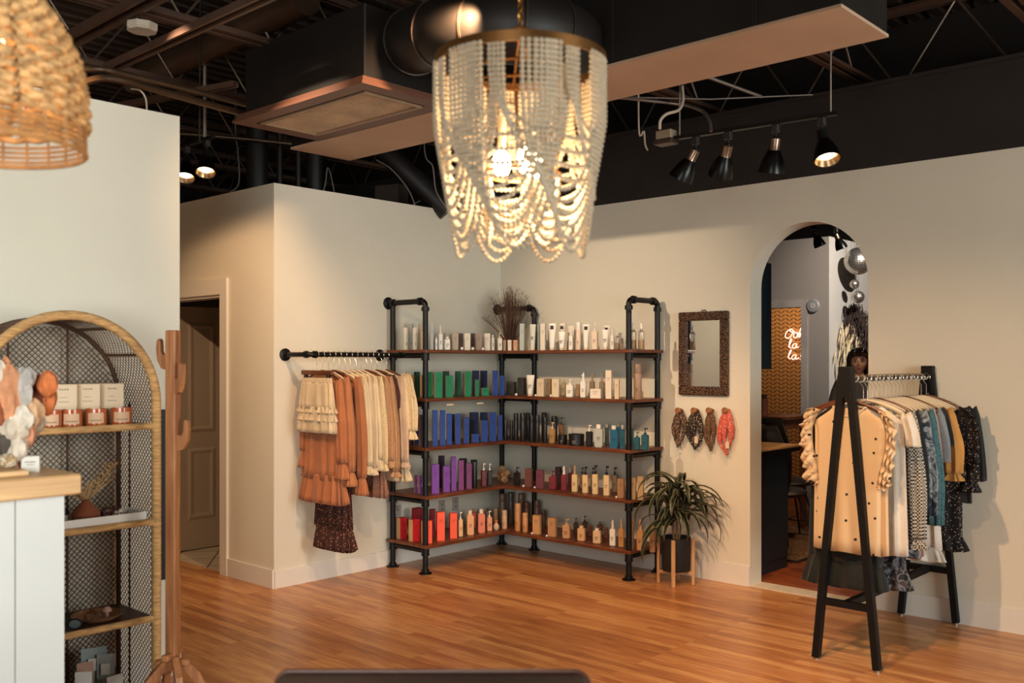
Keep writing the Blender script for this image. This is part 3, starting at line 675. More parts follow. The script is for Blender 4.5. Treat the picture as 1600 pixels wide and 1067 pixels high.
# ================================================================== PRODUCTS
def plast(c): return mat('plastic_'+c.lstrip('#'), c, .38, 0, .03, 8)
def card(c): return mat('card_'+c.lstrip('#'), c, .7, 0, .04, 9)
def glassm(c): return mat('glass_'+c.lstrip('#'), c, .08, 0, .02, 5, trans=.85)
INK = mat('dark_ink', '#2a2522', .7)
PK = {}
def prod_mesh(key, fn):
    if key not in PK: PK[key] = fn()
    return PK[key]
def inkmarks(w, y, z, big=False):
    g = G()
    if big: g.box((-w*.22, y-.0012, z), (w*.22, y, z+w*.48))
    else:
        g.box((-w*.25, y-.0008, z), (w*.25, y, z+.004)).box((-w*.18, y-.0008, z-.010), (w*.18, y, z-.007)).box((-w*.22, y-.0008, z-.018), (w*.10, y, z-.015))
    return g
def make_product(kind, w, h, c1, c2, label, cat, loc, rz, group):
    d = w*.8
    names = {'carton': 'carton', 'can': 'spray_can', 'tube': 'cream_tube', 'pump': 'pump_bottle', 'spray': 'spray_bottle', 'flip': 'square_bottle', 'jar': 'jar', 'clear': 'clear_bottle', 'ball': 'ball', 'slab': 'angled_bottle', 'bag': 'pouch'}
    o = thing(names[kind], label, cat, loc, rz, group)
    last = [o]
    def P(nm, g, m, sm=False):
        q = g.build(nm, m, last[0] if nm in ('label',) else o, sm)
        if nm.endswith('body'): last[0] = q
        return q
    if kind == 'carton':
        g = G().box((-w/2, -d/2, 0), (w/2, d/2, h))
        # faces: bottom, top, front, right, back, left
        g.m = [1, 0, 0, 1, 0, 1]
        P('carton_body', g, [card(c1), card(c2)]); P('label', inkmarks(w, -d/2, h*.72), mat('ink_'+c1.lstrip('#'), tuple(x*.45 for x in srgb(c1)), .7))
    elif kind == 'can':
        r = w/2; P('can_body', G().lathe([(r*.94, 0), (r, .004), (r, h*.72), (r*.97, h*.73)], n=20), plast(c1), True)
        P('cap', G().lathe([(r*.96, h*.73), (r*.97, h*.735), (r*.96, h-.006), (r*.85, h)], n=20), plast(c2), True)
        P('label', inkmarks(w*.6, -r-.0005, h*.3), INK)
    elif kind == 'tube':
        rows = []; n = 20
        for t in (0, .1, .25, .5, .75, .93, .935, 1):
            hw = w*.36+(w*.5-w*.36)*min(1, t*1.1); hd = d*.42*(1-t)+.0015
            rows.append([(hw*cos(2*pi*k/n), hd*sin(2*pi*k/n), .02+t*(h-.02)) for k in range(n)])
        P('tube_body', G().grid(rows, True, True), plast(c1), True)
        P('cap', G().lathe([(w*.33, 0), (w*.35, .003), (w*.35, .019), (w*.33, .021)], n=20), plast('#d8c0a8'), True)
        P('label', inkmarks(w, -.011, h*.78, c2 == 'sq') if c2 == 'sq' else inkmarks(w, -.018, h*.5), INK)
    elif kind in ('pump', 'spray', 'flip', 'slab'):
        bh = h*{'pump': .70, 'spray': .66, 'flip': .84, 'slab': .82}[kind]
        if kind == 'slab':
            g = G().prism([(-w*.36, 0), (w*.36, 0), (w*.5, w*.18), (w*.5, bh-w*.22), (w*.28, bh), (-w*.5, bh), (-w*.5, w*.16)], 'y', -d*.36, d*.36)
            g.m = [0]*len(g.f)
        else: g = G().box((-w/2, -d/2, 0), (w/2, d/2, bh), None, min(.006, w*.12))
        P('bottle_body', g, plast(c1)); P('label', inkmarks(w, (-d/2 if kind != 'slab' else -d*.36)-.0002, bh*.5), INK)
        g = G()
        if kind == 'pump':
            g.lathe([(w*.22, bh), (w*.22, bh+h*.08), (w*.12, bh+h*.09), (w*.07, bh+h*.11), (w*.07, h*.94)], n=14)
            g.box((-w*.13, -w*.13, h*.94), (w*.38, w*.13, h), None, .002)
        elif kind == 'spray':
            g.lathe([(w*.26, bh), (w*.27, bh+h*.10), (w*.2, bh+h*.12), (w*.2, bh+h*.18), (w*.16, h*.97), (w*.10, h)], n=14)
            g.box((-w*.3, -w*.06, h*.86), (-w*.1, w*.06, h*.91))
        elif kind == 'flip': g.box((-w*.22, -w*.2, bh), (w*.22, w*.2, h), None, .002)
        else: g.box((-w*.3, -w*.2, bh), (w*.22, w*.2, h), None, .002)
        P({'pump': 'pump', 'spray': 'spray_nozzle', 'flip': 'cap', 'slab': 'cap'}[kind], g, plast(c2), kind in ('pump', 'spray'))
    elif kind == 'jar':
        r = w/2; P('jar_body', G().lathe([(r*.92, 0), (r, .005), (r, h*.62)], n=22), plast(c1), True)
        P('lid', G().lathe([(r*1.02, h*.62), (r*1.03, h*.97), (r*.95, h)], n=22), plast(c2), True)
        P('label', inkmarks(w*.5, -r-.0006, h*.38), plast('#8d8377'))
    elif kind == 'clear':
        r = w/2; P('bottle_body', G().lathe([(r*.9, 0), (r, .005), (r, h*.66), (r*.4, h*.74), (r*.4, h*.8)], n=20), glassm('#e9e2d6'), True)
        P('liquid', G().lathe([(r*.85, .004), (r*.9, .008), (r*.9, h*.36)], n=20), mat('amber_liquid', '#d8a848', .1, trans=.5), True)
        P('cap', G().lathe([(r*.42, h*.8), (r*.42, h*.9), (r*.3, h)], n=14), plast('#e2dccf'), True)
    elif kind == 'ball': P('ball_body', G().ball((0, 0, w/2), w/2, 16, 10), plast(c1), True)
    elif kind == 'bag':
        P('pouch_body', G().lathe([(w*.3, 0), (w*.5, h*.2), (w*.48, h*.45), (w*.15, h*.7)], n=16), card(c1), True)
        P('tied_top', G().lathe([(w*.12, h*.68), (w*.24, h*.85), (w*.2, h)], n=12), card(c2), True)
    return o
# rows: leg, level, row, px0, px1, py_top, kind, colour, second colour, short description
SHELFN = ['top shelf', 'second shelf', 'third shelf', 'fourth shelf', 'bottom shelf']
IV = '#d9cdb9'; CR = '#d4bf9f'; TN = '#b08a62'; WH = '#e4ddd0'; GN = '#0f7a4c'; BL = '#143f8c'; PU = '#6d3a94'; RD = '#b5161c'; CO = '#e8573a'; BK = '#141414'; TE = '#12505f'; DG = '#0b3d2a'; NB = '#141f4a'
PR = []
def add(leg, lev, row, *it):
    for x in it: PR.append((leg, lev, row)+x)
s1 = lambda ox, oy, sc: (lambda a, b, t: (ox+a/sc, ox+b/sc, oy+t/sc))
c1 = s1(600, 430, 5.336); c2 = s1(780, 440, 5.333); c3 = s1(600, 620, 7.273); c4 = s1(780, 620, 5.926); c5 = s1(600, 740, 6.277); c6 = s1(770, 720, 5.714)
add('L', 0, 0, (*c1(160, 207, 437), 'can', '#cfd0c2', WH, 'white spray can'), (*c1(237, 283, 437), 'can', '#cfd0c2', WH, 'white spray can'), (*c1(306, 345, 470), 'can', '#b7a88c', '#c2b398', 'beige spray can'),
    (*c1(384, 412, 398), 'carton', '#b9c2c0', WH, 'pale blue tall carton'), (*c1(425, 446, 512), 'flip', WH, WH, 'tiny white bottle'), (*c1(452, 491, 415), 'spray', WH, WH, 'slim white spray bottle'),
    (*c1(497, 555, 512), 'flip', WH, WH, 'squat white bottle'), (*c1(563, 620, 485), 'carton', '#a99a87', '#c8bba6', 'taupe carton'), (*c1(663, 720, 485), 'carton', IV, WH, 'ivory carton'),
    (*c1(757, 815, 485), 'carton', '#93806f', '#a8978a', 'greyish carton'), (*c1(830, 886, 485), 'carton', IV, WH, 'ivory carton'), (*c1(890, 922, 497), 'flip', IV, WH, 'ivory round bottle'),
    (*c1(940, 988, 478), 'pump', IV, '#cfae8c', 'ivory pump bottle'), (*c1(636, 664, 594), 'ball', WH, WH, 'small white ball'), (*c1(726, 754, 594), 'ball', WH, WH, 'small white ball'), (*c1(812, 838, 594), 'ball', WH, WH, 'small white ball'))
add('L', 0, 1, (*c1(208, 245, 402), 'can', '#9fa79f', '#a9b0a6', 'grey tall spray can'), (*c1(285, 333, 402), 'can', '#a89b80', '#b0a48c', 'beige tall spray can'), (*c1(500, 545, 484), 'carton', '#b5a691', '#9d8f7c', 'taupe carton'),
    (*c1(622, 660, 484), 'carton', '#5a4a40', '#4a3c33', 'dark taupe carton'), (*c1(722, 757, 484), 'carton', '#5a4a40', '#4a3c33', 'dark taupe carton'))
add('R', 0, 0, (*c1(992, 1019, 541), 'carton', '#c9ab8a', CR, 'small tan carton'), (*c1(1032, 1070, 541), 'carton', WH, '#e6c7b4', 'small white carton'), (*c1(1078, 1122, 541), 'carton', '#c99b78', '#d8b090', 'small peach carton'))
add('R', 0, 0, (*c2(170, 216, 350), 'carton', '#aeb6b0', '#c9c6a8', 'pale blue carton'), (*c2(252, 308, 355), 'tube', '#c6c6b9', '', 'grey-green tube'), (*c2(342, 392, 350), 'carton', IV, WH, 'ivory carton with black square'),
    (*c2(410, 475, 348), 'tube', WH, 'sq', 'large white tube'), (*c2(492, 553, 418), 'tube', WH, '', 'shorter white tube'), (*c2(578, 621, 385), 'spray', WH, WH, 'white spray bottle'),
    (*c2(638, 686, 338), 'can', '#dcc5ad', WH, 'blush tall bottle'), (*c2(694, 756, 355), 'tube', WH, 'sq', 'white tube with black square'), (*c2(767, 828, 342), 'pump', '#e0c9ae', WH, 'blush pump bottle'),
    (*c2(855, 916, 400), 'tube', WH, '', 'shorter white tube'), (*c2(925, 962, 385), 'spray', WH, WH, 'white spray bottle'), (*c2(966, 1006, 415), 'clear', '', '', 'clear bottle with amber oil'), (*c2(1010, 1037, 440), 'clear', '', '', 'clear bottle with amber oil'),
    (*c2(1090, 1145, 345), 'clear', '', '', 'tall clear bottle with amber oil'), (*c2(1156, 1211, 345), 'clear', '', '', 'tall clear bottle with amber oil'))
add('R', 0, 1, (*c2(316, 342, 355), 'carton', '#9aa69e', '#8a948c', 'grey carton'), (*c2(497, 552, 345), 'tube', IV, 'sq', 'ivory tube with black square'), (*c2(566, 628, 368), 'tube', IV, '', 'ivory tube'), (*c2(866, 925, 365), 'tube', IV, 'sq', 'ivory tube with black square'))
add('L', 1, 0, (*c1(228, 290, 835), 'carton', DG, '#b08a5a', 'dark green carton'), (*c1(300, 345, 835), 'carton', DG, '#b08a5a', 'dark green carton'), (*c1(415, 488, 808), 'carton', GN, '#cdbb9a', 'tall green carton'), (*c1(510, 578, 836), 'carton', GN, '#cdbb9a', 'shorter green carton'),
    (*c1(668, 728, 800), 'carton', GN, '#cdbb9a', 'tall green carton'), (*c1(757, 791, 870), 'carton', GN, '#cdbb9a', 'slim low green carton'), (*c1(808, 875, 938), 'carton', GN, '#cdbb9a', 'squat green box'), (*c1(900, 950, 795), 'carton', BL, '#b7a184', 'tall blue carton'), (*c1(960, 1004, 836), 'carton', BL, '#b7a184', 'shorter blue carton'))
add('L', 1, 1, (*c1(250, 300, 805), 'carton', DG, DG, 'deep green back row carton'), (*c1(345, 405, 805), 'carton', GN, '#8a7350', 'green back row carton'), (*c1(590, 645, 800), 'carton', '#0d5a3c', '#7a6648', 'deep green back row carton'), (*c1(490, 545, 800), 'carton', DG, '#5a4a35', 'deep green back row carton'),
    (*c1(735, 795, 795), 'carton', NB, '#6a5a48', 'navy back row carton'), (*c1(800, 862, 795), 'carton', NB, '#6a5a48', 'navy back row carton'))
add('R', 1, 0, (*c2(225, 296, 778), 'tube', WH, '', 'white tube'), (*c2(313, 389, 808), 'carton', '#cdb795', WH, 'cream carton'), (*c2(437, 513, 812), 'carton', '#d4c09c', WH, 'cream carton'), (*c2(553, 628, 812), 'pump', WH, WH, 'white pump bottle'),
    (*c2(672, 731, 758), 'spray', WH, WH, 'white spray bottle'), (*c2(755, 868, 893), 'carton', IV, WH, 'wide low ivory box'), (*c2(885, 946, 738), 'carton', IV, WH, 'tall ivory carton'), (*c2(960, 1006, 815), 'carton', CR, WH, 'slim cream carton'),
    (*c2(1062, 1110, 690), 'can', '#b0a496', '#b0a496', 'silver spray can'), (*c2(1120, 1189, 685), 'can', '#93775f', '#7e644f', 'bronze spray can'),
    (*c2(130, 154, 910), 'ball', WH, WH, 'small white ball'), (*c2(294, 314, 915), 'ball', WH, WH, 'small white ball'), (*c2(418, 440, 918), 'ball', WH, WH, 'small white ball'))
add('R', 1, 1, (*c2(60, 145, 835), 'carton', '#57514a', '#4b453f', 'wide grey box'), (*c2(152, 222, 800), 'carton', '#35322d', '#2b2825', 'dark grey carton'), (*c2(390, 438, 808), 'carton', '#9a7b54', '#8a6c48', 'tan back row carton'), (*c2(515, 556, 818), 'flip', '#b3a070', '#d3c493', 'yellow bottle'),
    (*c2(636, 672, 855), 'carton', '#a5835c', '#937350', 'tan back row carton'), (*c2(750, 800, 765), 'spray', '#8d7453', '#a08662', 'tan back row spray bottle'), (*c2(830, 880, 765), 'spray', '#8d7453', '#a08662', 'tan back row spray bottle'))
add('L', 2, 0, (*c3(285, 337, 215), 'carton', NB, '#9a6c42', 'navy carton'), (*c3(395, 462, 205), 'carton', NB, '#9a6c42', 'navy carton'), (*c3(545, 613, 152), 'carton', BL, '#b7926a', 'tallest blue carton'), (*c3(632, 698, 152), 'carton', BL, '#b7926a', 'tallest blue carton'), (*c3(708, 773, 190), 'carton', BL, '#b7926a', 'tall blue carton'),
    (*c3(806, 871, 190), 'carton', BL, '#b7926a', 'tall blue carton'), (*c3(902, 968, 236), 'carton', BL, '#b7926a', 'shorter blue carton'), (*c3(990, 1081, 420), 'carton', BL, '#b7926a', 'squat blue box'), (*c3(1090, 1180, 265), 'carton', BL, '#b7926a', 'wide blue carton'), (*c3(1185, 1275, 176), 'carton', BL, '#b7926a', 'tallest blue carton'), (*c3(1288, 1346, 205), 'carton', BL, '#b7926a', 'tall blue carton'))
add('L', 2, 1, (*c3(345, 395, 150), 'carton', BL, '#54452f', 'blue back row carton'), (*c3(970, 1075, 176), 'carton', NB, '#3a3025', 'navy back row carton'), (*c3(1090, 1180, 176), 'carton', NB, '#3a3025', 'navy back row carton'), (*c3(770, 806, 195), 'carton', NB, NB, 'navy back row carton'))
add('R', 2, 0, (*c4(42, 76, 212), 'can', BK, '#3b3633', 'slim black can'), (*c4(98, 130, 212), 'can', BK, '#3b3633', 'slim black can'), (*c4(132, 178, 150), 'can', BK, '#1a1918', 'tall black can'), (*c4(190, 246, 150), 'can', BK, '#1a1918', 'tall black can'), (*c4(278, 324, 170), 'can', BK, '#1a1918', 'tall black can'), (*c4(330, 376, 170), 'can', BK, '#1a1918', 'tall black can'), (*c4(404, 446, 190), 'can', BK, '#1a1918', 'tall black can'),
    (*c4(460, 524, 235), 'pump', '#a07a4a', '#d6b48c', 'amber bottle with cream pump'), (*c4(545, 632, 350), 'jar', BK, BK, 'black jar'), (*c4(640, 790, 342), 'jar', BK, BK, 'wide black jar'), (*c4(798, 872, 260), 'pump', BK, WH, 'black bottle with white pump'),
    (*c4(878, 972, 255), 'slab', '#aab0a8', WH, 'pale grey angled bottle'), (*c4(1020, 1112, 265), 'slab', '#14597a', '#cfd0c8', 'deep blue angled bottle'), (*c4(1114, 1172, 260), 'slab', TE, '#a8a8a0', 'teal angled bottle'), (*c4(1245, 1310, 325), 'pump', TE, TE, 'teal pump bottle'), (*c4(1312, 1392, 288), 'pump', TE, '#0d3340', 'large teal pump bottle'))
add('R', 2, 1, (*c4(245, 285, 148), 'can', '#1c1a19', BK, 'black back row can'), (*c4(390, 440, 146), 'can', '#1c1a19', BK, 'black back row can'), (*c4(480, 540, 180), 'can', '#1c1a19', BK, 'black back row can'), (*c4(548, 604, 190), 'pump', '#7a5a35', '#2a2522', 'dark amber pump bottle'),
    (*c4(975, 1022, 250), 'slab', '#3d4744', '#a09a8c', 'dark grey angled bottle'), (*c4(1080, 1130, 243), 'slab', TE, '#8d8a80', 'teal back row bottle'), (*c4(1200, 1250, 255), 'slab', TE, '#8d8a80', 'teal back row bottle'))
add('L', 3, 0, (*c3(340, 380, 890), 'carton', PU, '#8a6a5c', 'low purple carton'), (*c3(384, 432, 895), 'carton', PU, '#a07652', 'low purple carton'), (*c3(436, 466, 865), 'carton', PU, '#6d4a72', 'low purple carton'), (*c3(530, 630, 765), 'carton', PU, '#8d6f7c', 'wide purple carton'), (*c3(663, 750, 785), 'carton', PU, '#8d6f7c', 'mid purple carton'), (*c3(757, 823, 680), 'carton', PU, '#8d6f7c', 'tallest purple carton'),
    (*c3(838, 908, 720), 'carton', '#74396f', '#8d6f7c', 'plum carton'), (*c3(930, 998, 755), 'carton', '#74396f', '#8d6f7c', 'plum carton'), (*c3(1003, 1056, 740), 'can', BK, '#2a3330', 'black can with silver print'), (*c3(1098, 1168, 755), 'pump', '#5a0f16', WH, 'burgundy bottle with white pump'), (*c3(1170, 1232, 760), 'pump', '#1c1512', WH, 'black bottle with white pump'))
add('L', 3, 1, (*c3(615, 690, 668), 'carton', '#2a1730', '#2a1730', 'dark plum back row carton'), (*c3(850, 945, 700), 'carton', '#2a1730', '#2a1730', 'dark plum back row carton'), (*c3(985, 1060, 715), 'carton', '#151016', '#151016', 'black back row carton'))
add('R', 3, 0, (*c6(182, 250, 55), 'pump', '#1c1414', '#1a1414', 'black pump bottle'), (*c6(285, 358, 70), 'carton', '#6a3d38', '#94685a', 'mauve carton'), (*c6(385, 462, 82), 'carton', '#6a3242', '#94605e', 'plum carton'), (*c6(495, 577, 90), 'pump', '#7a2c38', '#7a2c38', 'plum pump bottle'), (*c6(605, 667, 45), 'spray', '#7a2c38', WH, 'plum spray bottle'),
    (*c6(700, 765, 38), 'spray', '#d8bd8e', '#a58a6a', 'cream bottle with tan nozzle'), (*c6(795, 860, 52), 'pump', '#d8bd8e', BK, 'cream bottle with black pump'), (*c6(883, 948, 40), 'pump', '#d8bd8e', BK, 'cream bottle with black pump'), (*c6(983, 1050, 45), 'pump', '#d8bd8e', BK, 'cream bottle with black pump'),
    (*c6(1110, 1182, 158), 'carton', '#9a7450', '#b0875c', 'tan carton'), (*c6(1228, 1282, 150), 'carton', '#a88a62', '#c4a67c', 'tan carton'), (*c6(1290, 1352, 138), 'carton', '#a88a62', '#c4a67c', 'tan carton'),
    (*c6(262, 284, 182), 'ball', WH, WH, 'small white ball'), (*c6(363, 384, 195), 'ball', WH, WH, 'small white ball'), (*c6(1092, 1114, 280), 'ball', WH, WH, 'small white ball'))
add('R', 3, 1, (*c6(555, 615, 55), 'carton', '#33191c', '#33191c', 'dark plum back row carton'), (*c6(668, 712, 40), 'spray', '#5a2228', '#b79a80', 'plum back row spray bottle'), (*c6(772, 825, 60), 'pump', '#8a6a48', BK, 'tan back row pump bottle'), (*c6(868, 920, 60), 'pump', '#8a6a48', BK, 'tan back row pump bottle'), (*c6(1058, 1120, 58), 'pump', '#7a6a52', BK, 'tan back row pump bottle'))
add('L', 4, 0, (*c5(120, 226, 430), 'carton', RD, '#d0a878', 'red carton'), (*c5(240, 352, 445), 'carton', '#c8202a', '#d0a878', 'red carton'), (*c5(360, 474, 460), 'carton', CO, '#d0a878', 'coral carton'), (*c5(508, 598, 375), 'carton', CO, '#c8202a', 'tall coral carton'), (*c5(636, 718, 385), 'carton', CO, '#c8202a', 'tall coral carton'),
    (*c5(725, 776, 375), 'pump', '#dcae80', WH, 'peach bottle with white pump'), (*c5(806, 884, 360), 'slab', '#d8a070', '#e0c0a0', 'tan angled bottle'), (*c5(915, 994, 348), 'slab', '#dc7c5c', '#e0c8b0', 'salmon angled bottle'), (*c5(1004, 1064, 365), 'pump', '#dc9a78', WH, 'salmon pump bottle'), (*c5(1070, 1132, 452), 'bag', '#cfae90', '#c87a60', 'small round tied pouch'))
add('L', 4, 1, (*c5(270, 385, 335), 'carton', '#7a1018', '#a02028', 'dark red back row carton'), (*c5(440, 505, 348), 'carton', '#8a141c', '#a02028', 'dark red back row carton'), (*c5(850, 905, 345), 'flip', '#c05a40', '#b07050', 'orange back row bottle'), (*c5(1072, 1119, 340), 'can', '#c49a74', '#c49a74', 'tan can'), (*c5(995, 1045, 335), 'flip', '#8a5a44', '#5a4034', 'brown back row bottle'))
add('R', 4, 0, (*c6(80, 130, 438), 'can', '#cfa884', '#d0ac88', 'short blush can'), (*c6(195, 252, 378), 'can', '#c98e5c', '#d09a68', 'tall tan can'), (*c6(262, 316, 462), 'can', '#c98e5c', '#d09a68', 'short tan can'), (*c6(354, 437, 483), 'carton', '#c4935f', '#dcb488', 'tan carton'), (*c6(490, 576, 505), 'carton', '#b8855a', '#d4a878', 'brownish carton'),
    (*c6(616, 702, 518), 'pump', '#c4946a', '#cfa47c', 'tan pump bottle'), (*c6(750, 836, 578), 'flip', '#d4a878', '#dcbc94', 'tan squat bottle'), (*c6(888, 976, 600), 'flip', '#d8b48c', WH, 'cream squat bottle'), (*c6(1038, 1104, 528), 'spray', WH, '#d8ccbc', 'ivory spray bottle'), (*c6(1118, 1178, 515), 'spray', '#b8854c', '#a88a6a', 'tan spray bottle'),
    (*c6(1232, 1262, 520), 'can', '#8a6848', '#8a6848', 'slim brown can'), (*c6(1280, 1352, 520), 'spray', '#b08050', '#c49a6c', 'tan spray bottle'), (*c6(1395, 1460, 560), 'flip', '#a87c50', '#a87c50', 'brown squat bottle'), (*c6(338, 360, 598), 'ball', WH, WH, 'small white ball'), (*c6(470, 492, 622), 'ball', WH, WH, 'small white ball'))
add('R', 4, 1, (*c6(52, 116, 290), 'can', '#6f5644', '#6f5644', 'tall brown can'), (*c6(132, 186, 280), 'can', '#4a4038', '#4a4038', 'tall dark grey can'), (*c6(222, 280, 290), 'can', '#6f5644', '#6f5644', 'tall brown can'), (*c6(272, 328, 365), 'can', '#6a3f28', '#6a3f28', 'reddish brown can'), (*c6(366, 420, 350), 'can', '#6a4a34', '#6a4a34', 'brown can'), (*c6(430, 474, 435), 'can', '#4f3a2c', '#4f3a2c', 'low brown can'),
    (*c6(718, 765, 510), 'pump', '#4a3024', '#4a3024', 'dark brown back row pump bottle'), (*c6(795, 845, 490), 'pump', '#4a3024', '#4a3024', 'dark brown back row pump bottle'), (*c6(848, 893, 566), 'flip', '#6a4030', '#8a5a44', 'brown back row bottle'), (*c6(928, 985, 545), 'flip', '#5a382a', '#7a5040', 'brown back row bottle'), (*c6(990, 1036, 590), 'flip', '#6a4030', '#8a5a44', 'brown back row bottle'))
cats = {'carton': 'box', 'can': 'spray can', 'tube': 'tube', 'pump': 'bottle', 'spray': 'bottle', 'flip': 'bottle', 'slab': 'bottle', 'jar': 'jar', 'clear': 'bottle', 'ball': 'ball', 'bag': 'pouch'}
from collections import defaultdict
tot = defaultdict(list)
PR.sort(key=lambda p: (p[0], p[1], p[3]+p[4]))
for p in PR: tot[(p[0], p[1], p[9])].append(p)
ordn = ['leftmost', 'second from left', 'third from left', 'fourth from left', 'fifth from left', 'sixth from left']
cnt = ['', '', 'two', 'three', 'four', 'five', 'six']
occ = defaultdict(list)
for p in PR:
    leg, lev, row, px0, px1, pyt, kind, ca, cb, desc = p
    z = LEV[lev]; pc = (px0+px1)/2
    if leg == 'L':
        x = .385 if row == 0 else .18
        if kind == 'ball': x = .44
        y = onx(pc, x)
        if y < YL+.05 or pc < 664: y = YL+(.05 if row == 0 else .17); x = min(.40, max(.06, ony(pc, y)))
    else:
        y = -.365 if row == 0 else -.16
        if kind == 'ball': y = -.425
        x = ony(pc, y)
    D = dep(x, y); Wd = (px1-px0)/FPX*D; h = zat(pyt, x, y)-z
    if leg == 'L': rz, th = (radians(58), radians(13)) if (pc > 664 or kind != 'carton') else (radians(84), radians(39))
    else: rz = radians(20); th = radians(20)
    if kind in ('can', 'tube', 'jar', 'ball', 'clear', 'bag'): w = Wd*.97
    else: w = Wd/(cos(th)+.8*sin(th))*.97
    if kind == 'ball': h = w
    h = max(h, .03)
    # keep neighbours of one row apart
    key = (leg, lev, row); u = y if leg == 'L' else x
    same = tot[(leg, lev, desc)]; side = 'left wing' if leg == 'L' else 'right wing'
    lab = f'{desc} on the {side}, {SHELFN[lev]}'
    if len(same) > 1:
        i = same.index(p); n = len(same)
        lab += ', ' + (ordn[i] if i < n-1 or n > 6 else ('rightmost')) + ' of ' + cnt[n]
    make_product(kind, w, h, ca, cb, lab, cats[kind], (x, y, z), rz, f'products on the shelving {SHELFN[lev]}')
# dried grass in a small wooden pot, top shelf corner
px = 797; x = .30; y = onx(px, x)
GX, GY = x, y
o = thing('dried_grass_pot', 'brown wooden pot of wispy dried grass on the corner of the top shelf', 'dried grass', (x, y, LEV[0]))
w = 125/5.336/FPX*dep(x, y)
G().lathe([(w*.40, 0), (w*.5, .095), (w*.46, .095), (w*.40, .03)], n=24).build('pot', wood('pot_wood', '#6a2f1a', '#8f4c2c', .5, 'z'), o, True)
random.seed(3); g = G()
for i in range(170):
    a = random.uniform(0, 2*pi); sp_ = random.uniform(.01, .19); hh = random.uniform(.36, .52)-sp_*.5
    if random.random() < .14: sp_ *= 1.6; hh *= .7
    b0 = Vector((cos(a)*.02, sin(a)*.02, .05))
    tip = Vector((cos(a)*sp_, sin(a)*sp_, .05+hh)); 
    if GX+tip.x < .02: tip.x = .02-GX+random.uniform(0, .05)
    if GY+tip.y > -.02: tip.y = -.02-GY-random.uniform(0, .05)
    mid = b0.lerp(tip, .5)+Vector((0, 0, hh*.12))
    pth = smooth_path([b0, mid, tip], 4); g.tube(pth, [.0022*(1-.75*k/(len(pth)-1)) for k in range(len(pth))], 4, caps=False)
    for k in range(5):
        t = .6+.4*random.random(); q = pth[int(t*(len(pth)-1))]; dd = Vector((random.uniform(-.03, .03), random.uniform(-.03, .03), .035))
        e_ = q+dd
        if GX+e_.x > .015 and GY+e_.y < -.015: g.tube([q, e_], [.0012, .0005], 3, caps=False)
g.build('grass_stems', mat('dried_grass_brown', '#5e4334', .85, 0, .3, 20), o)
# folded-metal cube cluster in the corner, fourth shelf
x = .33; y = onx(787, x)
o = thing('geometric_ornament', 'bronze ornament of clustered metal cubes in the corner of the fourth shelf', 'ornament', (x, y, LEV[3]))
random.seed(5)
CM = [mat('copper_leaf', '#b88a62', .3, .7), mat('pale_bronze', '#d8b890', .3, .6)]
for k, (a, b, c_) in enumerate([(-.03, 0, .035), (.025, -.015, .03), (-.005, .0, .075), (.035, .005, .075), (-.035, -.005, .082), (.002, -.02, .112), (.0, .01, .045)]):
    M = Matrix.Translation((a, b, c_)) @ Euler((random.uniform(.3, .9), random.uniform(.2, .7), random.uniform(0, 1.5))).to_matrix().to_4x4()
    G().box((-.021, -.021, -.021), (.021, .021, .021), M, .002).build('cube', CM[k % 2], o)

# ================================================================== CLOTHES RAIL ON THE LEFT WALL
RX, RZ = .30, 1.648; ry0, ry1 = -2.238, -1.375
o = thing('wall_clothes_rail', 'black pipe clothes rail fixed to the wall left of the shelving', 'clothes rail', (0, ry0, RZ))
def rail_path():
    a = elbow_path((0, 0, 0), (RX, 0, 0), (RX, ry1-ry0, 0), (0, ry1-ry0, 0), .03); return a
G().tube(rail_path(), .0175, 14).build('rail_pipe', PIPE, o, True)
for yy in (0, ry1-ry0):
    G().lathe([(.045, 0), (.045, .01), (.027, .016), (.027, .035)], (0, 0, 0), 18, Matrix.Translation((0, yy, 0)) @ Matrix.Rotation(pi/2, 4, 'Y')).build('wall_flange', PIPE, o, True)
    G().tube([(RX-.055, yy, 0), (RX-.03, yy, 0)], .025, 14).tube([(RX, yy+(.03 if yy == 0 else -.03), 0), (RX, yy+(.055 if yy == 0 else -.055), 0)], .025, 14).build('elbow_collar', PIPE, o, True)
# ================================================================== GARMENTS
def hash01(*a): return random.Random(hash(a) & 0xffffff).random()
def loft_rows(rows, N=56, seed=0):
    """rows: (z, hw, hd, amp, folds, cx, cy, droop) -> rings of points; x across, y thin"""
    rn = random.Random(seed); ph = [rn.uniform(0, 2*pi) for _ in range(4)]; out = []
    for (z, hw, hd, amp, folds, cx, cy, droop) in rows:
        r = []
        for k in range(N):
            a = 2*pi*k/N; c, s = cos(a), sin(a)
            wv = (cos(folds*a+ph[0])+.5*cos((folds*1.7)//1*a+ph[1])+.35*cos(3*a+ph[2]))*amp
            x = hw*(abs(c)**.8)*(1 if c > 0 else -1); y = hd*(abs(s)**.8)*(1 if s > 0 else -1)
            nx, ny = c*hd, s*hw; L_ = sqrt(nx*nx+ny*ny) or 1
            x += nx/L_*wv; y += ny/L_*wv
            zz = z - droop*(abs(x)/max(hw, .001)) + wv*.35
            r.append((cx+x, cy+y, zz))
        out.append(r)
    return out
def rowsf(z0, z1, n, f):   # f(t) -> hw, hd, amp
    return [(z0+(z1-z0)*i/n,)+tuple(f(i/n)) for i in range(n+1)]
